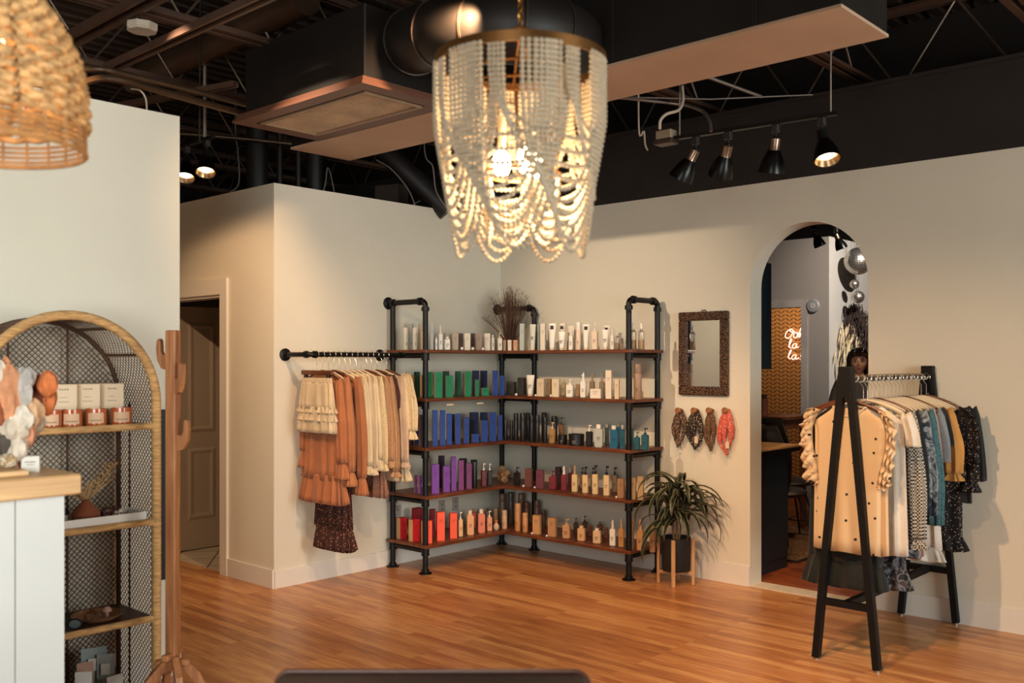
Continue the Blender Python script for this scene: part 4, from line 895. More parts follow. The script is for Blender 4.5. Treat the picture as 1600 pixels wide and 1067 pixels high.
def body(o, m, Wd, L, hem, hd=.02, hdh=None, amp=.006, folds=9, seed=0, neck=.075, nm='bodice', top=-.085, scoop=.03):
    hdh = hdh or hd*1.4; rows = []
    rows.append((top, neck, hd*.5, 0, folds, 0, 0, 0.0)); rows.append((top-.004, neck*1.05, hd*.55, 0, folds, 0, 0, 0.0))
    rows.append((top-.008, Wd*.27, hd*.75, 0, folds, 0, 0, .018)); rows.append((top-.014, Wd*.44, hd*.9, .001, folds, 0, 0, .060)); rows.append((top-.032, Wd*.485, hd*.95, .001, folds, 0, 0, .052))
    rows.append((top-.05, Wd*.495, hd, .002, folds, 0, 0, .035)); rows.append((top-.12, Wd*.465, hd*1.05, amp*.35, folds, 0, 0, .0))
    n = 9
    for i in range(1, n+1):
        t = i/n; rows.append((top-.12-(L-.12)*t, (Wd*.46)*(1-t)+hem*.5*t, hd*1.05*(1-t)+hdh*t, amp*(.35+.65*t), folds, 0, 0, 0))
    R = loft_rows(rows, 64, seed)
    for r in R[:2]:
        for k, p in enumerate(r):
            if p[1] < 0: r[k] = (p[0], p[1], p[2]-scoop*(1-(p[0]/(neck*1.1))**2))
    G().grid(R, True).build(nm, m, o, True, .0025)
def tier(o, m, z0, z1, hw0, hw1, hd0, hd1, amp=.012, folds=14, seed=0, nm='ruffle', cx=0, cy=0, N=84):
    rows = [(z0+(z1-z0)*t, hw0+(hw1-hw0)*t**.7, hd0+(hd1-hd0)*t**.7, amp*(.15+.85*t), folds, cx, cy, 0) for t in (0, .08, .2, .4, .6, .8, 1)]
    G().grid(loft_rows(rows, N, seed), True).build(nm, m, o, True, .002)
def sleeve(o, m, side, x0, z0, L, r0=.035, r1=.04, out=.05, puff=0., cuff=0., seed=0, cy=0, amp=.004, mc=None):
    n = 12; rows = []
    for i in range(n+1):
        t = i/n; r = r0+(r1-r0)*t+puff*sin(pi*min(1, t*1.05))**2*t
        if i == 0: r *= .6
        rows.append((z0-L*t, r*.75, r*.55, amp*(.3+t), 6, side*(x0+out*sin(t*pi/2)), cy, -.02 if i == 0 else 0))
    G().grid(loft_rows(rows, 28, seed), True).build('sleeve', m, o, True, .002)
    if cuff:
        tier(o, mc or m, z0-L+.005, z0-L-cuff, r1*.45, r1*1.0, r1*.35, r1*.75, .006, 9, seed+1, 'cuff_ruffle', side*(x0+out), cy, 40)
def ruffle_strip(o, m, pts, w, amp, n=40, nm='ruffle', off=(0, 0, 1), seed=0):
    """a frill attached along a path, standing off sideways"""
    P = smooth_path(pts, max(2, n//max(1, len(pts)-1))); rn = random.Random(seed); rows = [[], [], []]
    for i, p in enumerate(P):
        q = Vector(off).normalized(); wv = sin(i*1.15+seed)*amp; s2 = cos(i*1.15*.5+seed)*amp*.4
        rows[0].append(tuple(p)); rows[1].append(tuple(p+q*w*.5+Vector((0, wv*.5, s2)))); rows[2].append(tuple(p+q*w*(1+.12*sin(i*.7))+Vector((0, wv*1.5, s2*1.5-.25*w))))
    G().grid(rows).build(nm, m, o, True, .002)
WHG = mat('cream_velvet_hanger', '#d5c3a5', .7); WDH = wood('dark_hanger_wood', '#4a2413', '#6b3a1f', .35, 'x'); HK = mat('hook_metal', '#bdb2a4', .25, .9); BLH = mat('black_hanger', '#171412', .5)
HG = {}
def hanger(kind, loc, label, rz=0.0, group='clothes hangers'):
    if kind in HG: return copy_tree(HG[kind], loc, rz, label, group)
    o = thing('clothes_hanger', label, 'hanger', loc, rz, group); hd_ = -.042
    # hook over the rail: origin is the rail axis
    pts = [(.022*cos(radians(a)), 0, .0+.022*sin(radians(a))) for a in range(-35, 181, 18)]+[(-.018, 0, -.02), (0, 0, -.045), (0, 0, -.114)]
    G().tube(pts, .0018, 6).build('hook', HK, o, True)
    m = {'cream': WHG, 'wood': WDH, 'black': BLH, 'clip': WDH}[kind]
    if kind == 'clip':
        G().box((-.18, -.008, -.142), (.18, .008, -.11), None, .004).build('hanger_bar', m, o)
        for s_ in (-1, 1): G().box((s_*.13-.012, -.012, -.177), (s_*.13+.012, .012, -.137), None, .003).build('clip', mat('clip_metal', '#2c2826', .3, .7), o)
    else:
        P = smooth_path([(-.205, 0, -.19), (-.16, 0, -.162), (-.08, 0, -.131), (0, 0, -.114), (.08, 0, -.131), (.16, 0, -.162), (.205, 0, -.19)], 5)
        G().tube(P, .006 if kind == 'cream' else .008, 8).build('shoulder_bar', m, o, True)
        if kind == 'cream': G().tube([(-.2, 0, -.192), (.2, 0, -.192)], .004, 6).build('trouser_bar', m, o, True)
    HG[kind] = o; return o
def garment(name, label, cat, x, y, z, rz=0.0, group=None): return thing(name, label, cat, (x, y, z), rz, group)

RUST = cloth('rust_gauze', '#a3633c'); RUST2 = cloth('terracotta_linen', '#a46840'); CRM = cloth('cream_cotton', '#c8b494'); CRM2 = cloth('ivory_cotton', '#c9b592'); CRM3 = cloth('sand_cotton', '#bfa37a')
FLOR = spotted('brown_floral_print', '#3a1c18', '#a06a48', 60, .26, 1, .9, 'xyz'); DOTB = spotted('tan_dotted_print', '#a8805c', '#5e3c28', 85, .2, 1, .9, 'xyz'); MAUV = blotched('mauve_print', ['#6b4334', '#8c6350', '#7a5040', '#a88368'], 30)
LACE = spotted('cream_lace', '#cbb690', '#9c8460', 70, .22, 1, .9, 'xyz'); MARO = cloth('burgundy_satin', '#3f1412'); BLSH = cloth('blush_cotton', '#b98a68')
def rp(px): return onx(px, RX)
LG = 'garments on the wall rail'
yL = [ry0+.06+i*.0485 for i in range(16)]
RZh = RZ-.042
def at(i, nm, lb, cat): return garment(nm, lb, cat, RX, yL[i], RZh, 0, LG)
# 0 cream tiered skirt on a clip hanger
hanger('clip', (RX, yL[0], RZ), 'dark wooden clip hanger holding the cream tiered skirt', 0)
o = at(0, 'tiered_skirt', 'cream tiered mini skirt clipped in front of the wall rail', 'skirt')
tier(o, CRM, -.120, -.155, .165, .17, .018, .02, .002, 20, 1, 'waistband')
tier(o, CRM, -.150, -.335, .168, .195, .02, .030, .007, 13, 2, 'upper_tier'); tier(o, CRM, -.318, -.365, .192, .21, .028, .036, .012, 24, 3, 'ruffle')
tier(o, CRM, -.345, -.50, .197, .215, .03, .040, .008, 13, 4, 'lower_tier'); tier(o, CRM, -.375, -.42, .2, .217, .03, .04, .010, 22, 5, 'ruffle')
# 1 rust tiered dress
hanger('wood', (RX, yL[1], RZ), 'dark wooden hanger carrying the rust tiered dress', 0)
o = at(1, 'tiered_dress', 'rust orange tiered dress with bell sleeves behind cream skirt', 'dress')
body(o, RUST, .40, .74, .45, .02, .042, .008, 15, 11); tier(o, RUST, -.79, -.99, .212, .245, .038, .055, .018, 17, 13, 'hem_ruffle')
sleeve(o, RUST, -1, .19, -.14, .50, .04, .05, .02, .02, .12, 14, -.0); sleeve(o, RUST, 1, .19, -.14, .56, .04, .055, .035, .02, .11, 15)
# 2 rust blouse
hanger('cream', (RX, yL[2], RZ), 'cream hanger carrying the long sleeved terracotta blouse', 0)
o = at(2, 'blouse', 'terracotta blouse with long sleeve and gathered cuff, nearest the dress', 'blouse')
body(o, RUST2, .42, .62, .42, .02, .03, .006, 10, 21); sleeve(o, RUST2, 1, .205, -.13, .63, .045, .052, .04, .025, .10, 22); sleeve(o, RUST2, -1, .2, -.13, .6, .04, .05, .03, .02, .10, 23)
# 3 brown floral skirt (long)
hanger('wood', (RX, yL[3], RZ), 'dark wooden hanger carrying the long floral dress', 0)
o = at(3, 'floral_dress', 'long dark brown floral dress whose hem hangs lowest on rail', 'dress')
body(o, FLOR, .38, .6, .36, .018, .03, .006, 11, 31); tier(o, FLOR, -.64, -1.18, .15, .185, .03, .05, .012, 13, 32, 'skirt'); tier(o, FLOR, -1.16, -1.33, .178, .20, .045, .06, .018, 15, 33, 'hem_ruffle')
# 4 second rust
hanger('cream', (RX, yL[4], RZ), 'cream hanger carrying the second terracotta blouse', 0)
o = at(4, 'blouse', 'second terracotta blouse from the left, cuff flared lower', 'blouse')
body(o, RUST, .42, .62, .42, .02, .03, .006, 10, 41); sleeve(o, RUST, 1, .205, -.13, .68, .045, .05, .045, .025, .12, 42)
spec = [(5, CRM2, 'first ivory blouse right of the terracotta blouses', .60, .60, .06), (6, CRM, 'second ivory blouse with narrow pleats, beside the first', .58, .62, .05), (7, CRM2, 'third ivory blouse with a ruffled front on wall rail', .60, .56, .08), (8, LACE, 'ivory lace top just left of the tan dotted blouse', .6, .6, .05)]
for i, m_, lb, L_, sl, cf in spec:
    hanger('cream', (RX, yL[i], RZ), 'cream hanger carrying the '+lb.split(' on wall')[0], 0)
    o = at(i, 'blouse', lb, 'blouse'); body(o, m_, .42, L_, .40, .018, .026, .006, 12, 50+i); sleeve(o, m_, 1, .205, -.13, sl, .042, .045, .04, .015, cf, 60+i, 0, .007)
    ruffle_strip(o, m_, [(.07, -.012, -.10), (.15, -.015, -.2), (.17, -.02, -.35), (.18, -.02, -.5)], .03, .008, 40, 'front_ruffle', (.6, -.6, 0), i)
hanger('wood', (RX, yL[9], RZ), 'dark wooden hanger carrying the tan dotted blouse', 0)
o = at(9, 'dotted_dress', 'tan dotted dress with a mauve brown lower hem', 'dress')
body(o, DOTB, .42, .70, .42, .02, .03, .006, 10, 91); sleeve(o, DOTB, 1, .205, -.13, .58, .045, .05, .04, .02, .05, 92); tier(o, MAUV, -.76, -.98, .19, .22, .03, .05, .013, 13, 93, 'hem_ruffle')
hanger('cream', (RX, yL[10], RZ), 'cream hanger carrying the blush blouse', 0)
o = at(10, 'blouse', 'blush tan blouse with long sleeve beside the burgundy top', 'blouse'); body(o, BLSH, .42, .6, .4, .018, .026, .006, 10, 101); sleeve(o, DOTB, 1, .205, -.13, .66, .042, .048, .05, .02, .04, 102)
hanger('wood', (RX, yL[11], RZ), 'dark wooden hanger carrying the burgundy satin top', 0)
o = at(11, 'satin_top', 'dark burgundy satin top showing only at the shoulders', 'top'); body(o, MARO, .36, .5, .34, .018, .024, .005, 9, 111); sleeve(o, MARO, 1, .17, -.12, .22, .045, .05, .03, .02, 0, 112)
hanger('cream', (RX, yL[12], RZ), 'cream hanger carrying the pale pink striped blouse', 0)
o = at(12, 'blouse', 'pale pinkish blouse pressed against the lace dress', 'blouse'); body(o, cloth('pale_pink_cotton', '#c2a58a'), .42, .66, .4, .018, .026, .006, 10, 121); sleeve(o, cloth('pale_pink_cotton', '#c2a58a'), 1, .205, -.13, .6, .042, .045, .045, .01, .04, 122)
hanger('wood', (RX, yL[13], RZ), 'rightmost dark wooden hanger, carrying the cream lace dress', 0)
o = at(13, 'lace_dress', 'cream lace dress with ruffled sleeves nearest the shelving', 'dress')
body(o, LACE, .44, .62, .42, .02, .034, .007, 10, 131); sleeve(o, LACE, 1, .21, -.11, .40, .06, .055, .055, .03, .06, 132, 0, .009); tier(o, CRM2, -.62, -.80, .20, .225, .03, .05, .012, 12, 133, 'skirt_tier'); tier(o, CRM2, -.78, -.88, .215, .24, .045, .055, .016, 16, 134, 'hem_ruffle')
ruffle_strip(o, CRM2, [(.19, 0, -.13), (.25, .0, -.2), (.27, 0, -.32), (.255, 0, -.45)], .035, .012, 40, 'ruffle', (1, -.4, 0), 3)

# ================================================================== A-FRAME CLOTHES STAND
SX0, SX1, SY0, SY1 = 3.515, 3.845, -1.255, -.045; SXM = (SX0+SX1)/2; SZ = 1.505
WB = mat('black_painted_wood', '#0a0909', .6, 0, .2, 12, spec=.25)
o = thing('clothes_stand', 'black A-frame clothes stand with long top rail right of the arch', 'clothes rack', (SXM, SY0, 0))
for yy in (0, SY1-SY0):
    for s_ in (-1, 1):
        G().bar((s_*(SX1-SX0)/2, yy, .012), (s_*.018, yy, SZ+.03), .042, .036).build('leg', WB, o)
        G().lathe([(.014, 0), (.014, .013)], (s_*(SX1-SX0)/2, yy, 0), 12).build('foot_glide', STEEL, o, True)
    G().bar((-.132, yy, .32), (.132, yy, .32), .03, .036).build('crossbar', WB, o)
    G().box((-.036, yy-.022, SZ-.10), (.036, yy+.022, SZ+.068), None, .003).build('top_block', WB, o)
G().bar((0, 0, .32), (0, SY1-SY0, .32), .036, .036).build('stretcher', WB, o)
g = G().tube([(0, .0, SZ), (0, SY1-SY0, SZ)], .013, 12)
g.build('hanging_rail', mat('rail_dark', '#2a2421', .3, .6), o, True)
g = G(); tl = [(0.0165*cos(k*.9), .03+k*.0125, .0165*sin(k*.9)+SZ) for k in range(92)]
g.tube(tl, .004, 5).build('spiral_wrap', mat('pale_twine', '#b9ab99', .7), o, True)
def gy(i): return SY0+.05+i*.058
SG = 'garments on the A-frame stand'
def sat(i, nm, lb, cat, dx=0): return garment(nm, lb, cat, SXM+dx, gy(i), SZ-.058, 0, SG)
m_dot, nt, b = newmat('cream_polka_dot'); MC['cream_polka_dot'] = m_dot
DOT = spotted('cream_black_dots', '#cfb28c', '#1c1a1c', 9.5, .062, .7, .85, 'xz', .01)
# 0 dotted blouse
hanger('wood', (SXM, gy(0), SZ), 'dark wooden hanger carrying the cream dotted blouse', 0)
o = sat(0, 'dotted_blouse', 'cream blouse with black dots and ruffled sleeves at the front', 'blouse')
body(o, DOT, .41, .77, .385, .020, .046, .013, 8, 201, .085, scoop=.05)
G().tube([(.09*cos(a_), -.012+.014*sin(a_), -.088-(.052*max(0, -sin(a_)))*(1-abs(cos(a_))**3)) for a_ in [2*pi*k/28 for k in range(28)]], .004, 6, True).build('neck_binding', CRM, o, True)
for s_ in (-1, 1):
    for j in range(3):
        k = j*.012
        ruffle_strip(o, DOT, [(s_*(.175-k), -.02, -.105), (s_*(.205-k*.5), -.026, -.19), (s_*(.205-k*.5), -.028, -.30), (s_*(.19-k), -.03, -.42), (s_*(.178-k), -.03, -.50)], .052-.007*j, .014, 46, 'sleeve_ruffle', (s_*.9, -.35-.25*j, .1), j*2+s_)
# others
GING = checked('black_white_gingham', '#17161a', '#b8ad9c', 105); BFLO = spotted('black_floral_print', '#151214', '#b8a58c', 70, .22, 1, .9, 'xyz'); TDYE = blotched('navy_tie_dye', ['#1c2330', '#2d3a4a', '#98a0a4', '#28323f', '#c4c0b8'], 9); TEAL = spotted('teal_speckle', '#3f6468', '#16262c', 95, .3, 1, .9, 'xyz')
DFLO = blotched('dark_bloom_print', ['#0c0f12', '#151b24', '#6a6d76', '#121214', '#4a2e26'], 16); CHAR = cloth('charcoal_green_linen', '#131612'); WHT = cloth('white_cotton', '#cfc6b8'); GREY = cloth('grey_jersey', '#7b7f84'); GOLD = cloth('mustard_satin', '#b5803e'); BLKC = cloth('black_cotton', '#121212'); PNK = cloth('dusty_pink_cotton', '#b7937f'); ORG = cloth('orange_brown_gauze', '#9a6038')
def full(i, nm, lb, cat, m_, L_=.7, Wd=.43, hem=.42, sl=0, slp=.02, cf=0, hm=None, hl=0, hg='cream', amp=.007, hngl=None, left=True, dx=0, r0=.045, tz=None, swd=None):
    hanger(hg, (SXM+dx, gy(i), SZ), hngl or f'{"cream" if hg == "cream" else "dark wooden"} hanger carrying the {lb.split(",")[0]}', 0)
    o = sat(i, nm, lb, cat, dx); body(o, m_, Wd, L_, hem, .022, .034, amp, 10, 300+i*7)
    if sl:
        for s_ in ((-1, 1) if left else (1,)): sleeve(o, m_, s_, Wd*.49, -.13, sl, r0, r0*1.05, .035, slp, cf, 400+i*5+s_, 0, .006)
    if hm: tier(o, hm, -.085-L_+.02, -.085-L_-hl, hem*.47, hem*.56, .034, .06, .013, 12, 500+i, 'hem_ruffle')
    return o
full(1, 'dress', 'charcoal green long dress behind the dotted blouse', 'dress', CHAR, .84, .38, .40, 0, hm=CHAR, hl=.13, hg='wood', dx=-.055)
full(2, 'top', 'plain white top just behind the dotted blouse, on its right', 'top', WHT, .78, .42, .42, .16, .0, dx=.045)
full(3, 'dress', 'dark bloom print dress hanging below the white top', 'dress', DFLO, .86, .4, .46, 0, hm=DFLO, hl=.11)
full(4, 'blouse', 'black and white gingham blouse with long sleeves', 'blouse', GING, .66, .46, .44, .66, .03, .05, r0=.05)
full(5, 'blouse', 'second gingham blouse, tucked behind the first gingham one', 'blouse', GING, .72, .42, .42, .6, .02, 0)
full(6, 'dress', 'black blouse in the middle of the stand, between gingham and tie dye', 'blouse', BLKC, .7, .42, .42, .5, .02, 0, hg='wood')
full(7, 'tunic', 'navy and white tie dye tunic', 'tunic', TDYE, .84, .47, .44, .55, .03, 0, r0=.05)
full(8, 'blouse', 'orange brown gauze skirt dress with low pale hem', 'dress', ORG, .84, .38, .42, 0)
full(9, 'blouse', 'teal speckled blouse with full length sleeves', 'blouse', TEAL, .62, .45, .42, .62, .03, 0, r0=.05)
full(10, 'shirt', 'dusty pink shirt beside the teal blouse', 'shirt', PNK, .62, .43, .42, .45, .0, 0)
full(11, 'tee_shirt', 'grey short sleeved tee with soft drape', 'tee shirt', GREY, .58, .45, .42, .28, .01, 0, r0=.055)
full(12, 'skirt', 'white gathered long dress with pale hem', 'dress', WHT, .84, .40, .46, 0, hm=WHT, hl=.06)
full(13, 'tee_shirt', 'thin black tee beside the mustard blouse', 'tee shirt', BLKC, .58, .42, .40, .2, 0, 0, hg='wood')
full(14, 'blouse', 'mustard satin blouse with folded sleeve', 'blouse', GOLD, .55, .46, .42, .36, .04, .04, r0=.055)
o = full(17, 'floral_dress', 'black floral dress with ruffled shoulder at wall end of stand', 'dress', BFLO, .80, .50, .46, .42, .03, .06, hm=BFLO, hl=.08, dx=.02, r0=.055)
ruffle_strip(o, BFLO, [(.24, -.02, -.12), (.29, -.03, -.2), (.30, -.03, -.34), (.285, -.03, -.48)], .05, .014, 46, 'ruffle', (1, -.5, 0), 7)
full(18, 'top', 'small black top behind the black floral dress', 'top', BLKC, .60, .54, .52, .42, 0, 0, hg='wood', dx=.03, r0=.04)
for k, (i, dx) in enumerate([(15, .0), (15.5, .0), (16, .0)]):
    hanger('cream', (SXM+.01*k, SY0+.05+i*.058, SZ), ['empty cream hanger just right of the mustard blouse', 'middle one of the three empty cream hangers', 'empty cream hanger nearest the black floral dress'][k], 0, 'empty hangers on the stand')

# ================================================================== WALL MIRROR, PEGS AND SCARVES
mx0, mx1 = ony(1063.5, 0), ony(1140, 0); mz0 = zat(617.5, (mx0+mx1)/2, 0); mz1 = zat(487, (mx0+mx1)/2, 0)
o = thing('wall_mirror', 'small mirror in a carved antique brown frame on the wall', 'mirror', (mx0, 0, mz0))
mw, mh = mx1-mx0, mz1-mz0; fw_ = .065
m, nt, b = newmat('carved_bronze_wood'); vo = nt.nodes.new('ShaderNodeTexVoronoi'); vo.inputs['Scale'].default_value = 85; tc = nt.nodes.new('ShaderNodeTexCoord'); nt.links.new(tc.outputs['Object'], vo.inputs['Vector'])
rpn = nt.nodes.new('ShaderNodeValToRGB'); rpn.color_ramp.elements[0].color = srgb('#8a5d3a')+(1,); rpn.color_ramp.elements[1].color = srgb('#2c190e')+(1,); rpn.color_ramp.elements[1].position = .6
nt.links.new(vo.outputs['Distance'], rpn.inputs[0]); nt.links.new(rpn.outputs[0], b.inputs['Base Color']); b.inputs['Roughness'].default_value = .5
bp = nt.nodes.new('ShaderNodeBump'); bp.invert = True; bp.inputs['Strength'].default_value = 1; bp.inputs['Distance'].default_value = .008; nt.links.new(vo.outputs['Distance'], bp.inputs['Height']); nt.links.new(bp.outputs[0], b.inputs['Normal'])
CARV = m
for a, c_ in (((0, -.035, 0), (mw, 0, fw_)), ((0, -.035, mh-fw_), (mw, 0, mh)), ((0, -.035, fw_), (fw_, 0, mh-fw_)), ((mw-fw_, -.035, fw_), (mw, 0, mh-fw_))):
    G().box(a, c_, None, .006).build('frame_rail', CARV, o)
G().box((fw_-.005, -.014, fw_-.005), (mw-fw_+.005, -.010, mh-fw_+.005)).build('mirror_glass', mat('silvered_glass', '#e0e2e2', .03, 1.0, .0), o)
G().tube([(mw*.44, -.012, mh-.005), (mw*.47, -.012, mh+.012), (mw*.53, -.012, mh+.012), (mw*.56, -.012, mh-.005)], .003, 6).build('hanging_loop', mat('dark_wire', '#2a1c12', .5), o, True)
PEGW = wood('peg_wood', '#7a4a2a', '#a06a42', .5, 'y')
scol = [(spotted('brown_animal_print', '#4a3426', '#b3957a', 90, .3, 1, .9, 'xyz'), 'dark brown patterned scarf looped on the leftmost wall peg', .050, .215), (spotted('black_cream_print', '#2c221e', '#c4ab8c', 75, .25, 1, .9, 'xyz'), 'dark patterned scarf with paper tag on the second wall peg', .056, .225),
        (spotted('cocoa_print', '#5a3e2a', '#96744f', 110, .3, 1, .9, 'xyz'), 'narrow brown scarf hanging on the third wall peg', .036, .23), (spotted('pink_print', '#c6584c', '#e0a490', 70, .3, 1, .9, 'xyz'), 'pink printed scarf on the rightmost wall peg', .054, .25)]
for i, px in enumerate((1064, 1088.5, 1112, 1137)):
    x = ony(px, -.02); z = zat(641, x, 0)
    o = thing('wall_peg', ['leftmost round wooden wall peg', 'second wooden wall peg from the left', 'third wooden wall peg from the left', 'rightmost round wooden wall peg'][i]+' below the mirror', 'wall hook', (x, 0, z), 0, 'wooden pegs below the mirror')
    Mx = Matrix.Rotation(pi/2, 4, 'X')
    G().lathe([(.011, 0), (.011, .05)], (0, 0, 0), 14, Mx).build('peg_shaft', PEGW, o, True)
    G().lathe([(.012, .048), (.022, .053), (.024, .066), (.018, .076)], (0, 0, 0), 16, Mx).build('peg_knob', PEGW, o, True)
    m_, lb, hw, L_ = scol[i]; L_ *= 1.28
    s = thing('scarf', lb, 'scarf', (x, -.034, z), 0, 'scarves on the wall pegs')
    random.seed(i+9)
    for j, sd in enumerate((-1, 1, -.2)):
        Lj = L_*(1, .94, .86)[j]; pth = smooth_path([(0, 0, .012), (sd*hw*.35, -.006*j, -.03), (sd*hw*random.uniform(.75, 1.05), -.006-.004*j, -Lj*.45), (sd*hw*random.uniform(.6, 1.0), -.008-.004*j, -Lj*.75), (random.uniform(-.25, .35)*hw, -.010-.004*j, -Lj)], 6)
        n_ = len(pth); g = G(); g.tube(pth, [(.009+.014*sin(pi*min(1, k/n_*1.25))**1.2*(hw/.05)+.0025*sin(k*1.7+j)) for k in range(n_)], 9); g.build('scarf_fold', m_, s, True)
    for j, sd in enumerate(()):
        rows = []
        for k in range(13):
            t = k/12; hwk = hw*(.25+.75*sin(min(1, t*1.15)*pi*.62))*(1 if t < .92 else .75)
            rows.append((.016-L_*t*(1 if j else .93), hwk*.6, .011+.008*t, .004+.003*t, 5, sd*hw*.45*sin(t*pi*.9)*1.0+(random.uniform(-.002, .002)), -.004+.008*j*t, 0))
        R = loft_rows(rows, 26, 40+i*3+j); G().grid(R, True, True).build('scarf_fold', m_, s, True)
    if i in (1, 3): G().box((.008, -.03, -L_+.05), (.036, -.028, -L_+.10)).build('paper_tag', mat('cream_paper', '#d8c3a5', .8), s)

# ================================================================== PLANT ON STAND
PXX, PYY = W(1057, 897, z=.11).x, -.30
q = W(1056, 912, z=0); PXX, PYY = q.x, q.y
print('PLANT', PXX, PYY)
o = thing('plant_stand', 'light wooden four-legged plant stand beside the shelving', 'plant stand', (PXX, PYY, 0))
LW = wood('pale_beech', '#a8794e', '#c89a6a', .5, 'z')
rs = .125
Rz = radians(25)
for k in range(4):
    a_ = Rz+k*pi/2; x, y = rs*cos(a_), rs*sin(a_)
    M = Matrix.Translation((x, y, 0)) @ Matrix.Rotation(a_, 4, 'Z')
    G().box((-.011, -.014, 0), (.011, .014, .335), M, .003).build('leg', LW, o)
for k in range(2):
    a_ = Rz+k*pi/2; v = Vector((cos(a_), sin(a_), 0))*(rs-.01); zc_ = Vector((0, 0, .085+.0005*k))
    G().bar(zc_-v, zc_+v, .026, .024).build('cross_bar', LW, o)
o = thing('potted_plant', 'leafy striped dracaena in a matte black pot on the wooden stand', 'plant', (PXX, PYY, .0985))
G().lathe([(.095, 0), (.102, .01), (.108, .23), (.108, .24), (.10, .24), (.098, .20)], n=36).build('pot', mat('matte_black_ceramic', '#171719', .65), o, True)
G().lathe([(.097, .20), (.001, .205)], n=24, caps=False).build('soil', mat('soil', '#2a1d14', .95, 0, .4, 40, .5, 90), o)
stems = [(-.035, .01, .50), (.03, .02, .46), (.0, -.035, .42), (.02, -.01, .60)]
g = G()
for a_, b__, h_ in stems: g.tube([(a_*.5, b__*.5, .19), (a_, b__, h_*.7), (a_*1.6, b__*1.6, h_)], .009, 8)
g.build('stem', mat('cane_stem', '#7a6348', .8, 0, .2, 30), o, True)
random.seed(21); g = G()
for (a_, b__, h_) in stems:
    nl = 17
    for k in range(nl):
        az = k*2.39996+random.uniform(-.2, .2); L_ = random.uniform(.26, .46); up = random.uniform(.1, 1.25)
        c0 = Vector((a_*1.6, b__*1.6, h_+random.uniform(-.10, .03)))
        dh = Vector((cos(az), sin(az), 0)); P = []; wd_ = []
        nseg = 9
        for j in range(nseg+1):
            t = j/nseg; ang = up-2.1*t**1.5
            if j == 0: p = c0.copy()
            else: p = P[-1]+(dh*cos(ang)+Vector((0, 0, sin(ang))))*(L_/nseg)
            if p.y+PYY > -.03: p.y = -.03-PYY
            P.append(p); wd_.append(.021*sin(pi*min(1, .12+t*.9))**.7+.0006)
        sd = dh.cross(Vector((0, 0, 1))); rows = []
        g.mi(0)
        for p, w_ in zip(P, wd_): rows.append([tuple(p+sd*w_+Vector((0, 0, .004))), tuple(p+sd*w_*.55), tuple(p-Vector((0, 0, w_*.15))), tuple(p-sd*w_*.55), tuple(p-sd*w_+Vector((0, 0, .004)))])
        b0 = len(g.f); g.grid(rows)
        for f_ in range(b0, len(g.f)): g.m[f_] = 1 if (f_-b0) % 4 in (0, 3) else 0
g.build('foliage', [mat('deep_green_leaf', '#1d2418', .4, 0, .2, 20), mat('pale_leaf_margin', '#5a5c42', .45, 0, .2, 20)], o, True)
# ================================================================== RATTAN ETAGERE
EX0, EX1 = 1.235, 1.60; EY0, EY1 = -4.795, -4.015; ER = (EY1-EY0)/2; ES = 1.80-ER; EC = (EY0+EY1)/2
RAT = mat('wrapped_rattan', '#d0a066', .5, 0, .35, 5, .5, 40, (4, 4, 30)); RATD = mat('dark_rattan', '#4a2e1c', .6, 0, .3, 12); CANE = mat('dark_woven_cane', '#5a3d26', .6, 0, .3, 12)
EL = [1.315, .875, .43, .06]
o = thing('rattan_shelf', 'arched rattan shelf with woven cane back and sides, left foreground', 'shelf', (EX0, EC, 0))
def arch_pts(r, x, n=24, z0=0.0):
    return [(x, -r, z0), (x, -r, ES*.5), (x, -r, ES)]+[(x, -r*cos(pi*i/n), ES+r*sin(pi*i/n)) for i in range(1, n)]+[(x, r, ES), (x, r, ES*.5), (x, r, z0)]
D_ = EX1-EX0
def wrapped(g, pts, r, n=10, pitch=.011):
    P = [Vector(pts[0])]
    for a, b_ in zip(pts[:-1], pts[1:]):
        a, b_ = Vector(a), Vector(b_); m_ = max(1, int((b_-a).length/pitch))
        for k in range(1, m_+1): P.append(a.lerp(b_, k/m_))
    g.tube(P, [r*(1+(.035 if i % 2 else -.035)) for i in range(len(P))], n)
g = G(); wrapped(g, arch_pts(ER, D_), .021); g.build('front_arch', RAT, o, True)
g = G(); g.tube(arch_pts(ER-.012, .01), .012, 8); g.build('back_arch', RATD, o, True)
for z in EL:
    g = G().box((.005, -ER+.01, z-.022), (D_-.015, ER-.01, z-.004)); g.build('shelf_panel', mat('dark_shelf_wood', '#4a2c1a', .5, 0, .2, 8), o)
    g = G(); wrapped(g, [(D_-.004, -ER+.012, z-.012), (D_-.004, ER-.012, z-.012)], .016); g.build('shelf_edge', RAT, o, True)
# woven back
def inside_back(y, z):
    if z < 0.02 or abs(y) > ER-.015: return False
    return z < ES or y*y+(z-ES)**2 < (ER-.015)**2
def lattice(fn, inside, s0, s1, t0, t1, pitch, wd, step=.03):
    g = G(); L_ = (s1-s0)+(t1-t0)
    for sg in (1, -1):
        c = s0-(t1-t0) if sg == 1 else s0
        while c < s1+(t1-t0 if sg == -1 else 0):
            seg = []; t = t0
            while t <= t1+1e-6:
                s_ = c+sg*(t-t0)
                ok = s0 <= s_ <= s1 and inside(s_, t)
                if ok: seg.append(fn(s_, t))
                if (not ok or t+step > t1+1e-6) and len(seg) > 1: g.tube(seg, wd, 4, caps=False); seg = []
                elif not ok: seg = []
                t += step
            c += pitch
    return g
lattice(lambda s_, t: (.012+.001*((int(s_*50)) % 2), s_, t), inside_back, -ER, ER, 0.02, ES+ER, .027, .0025).build('back_weave', CANE, o)
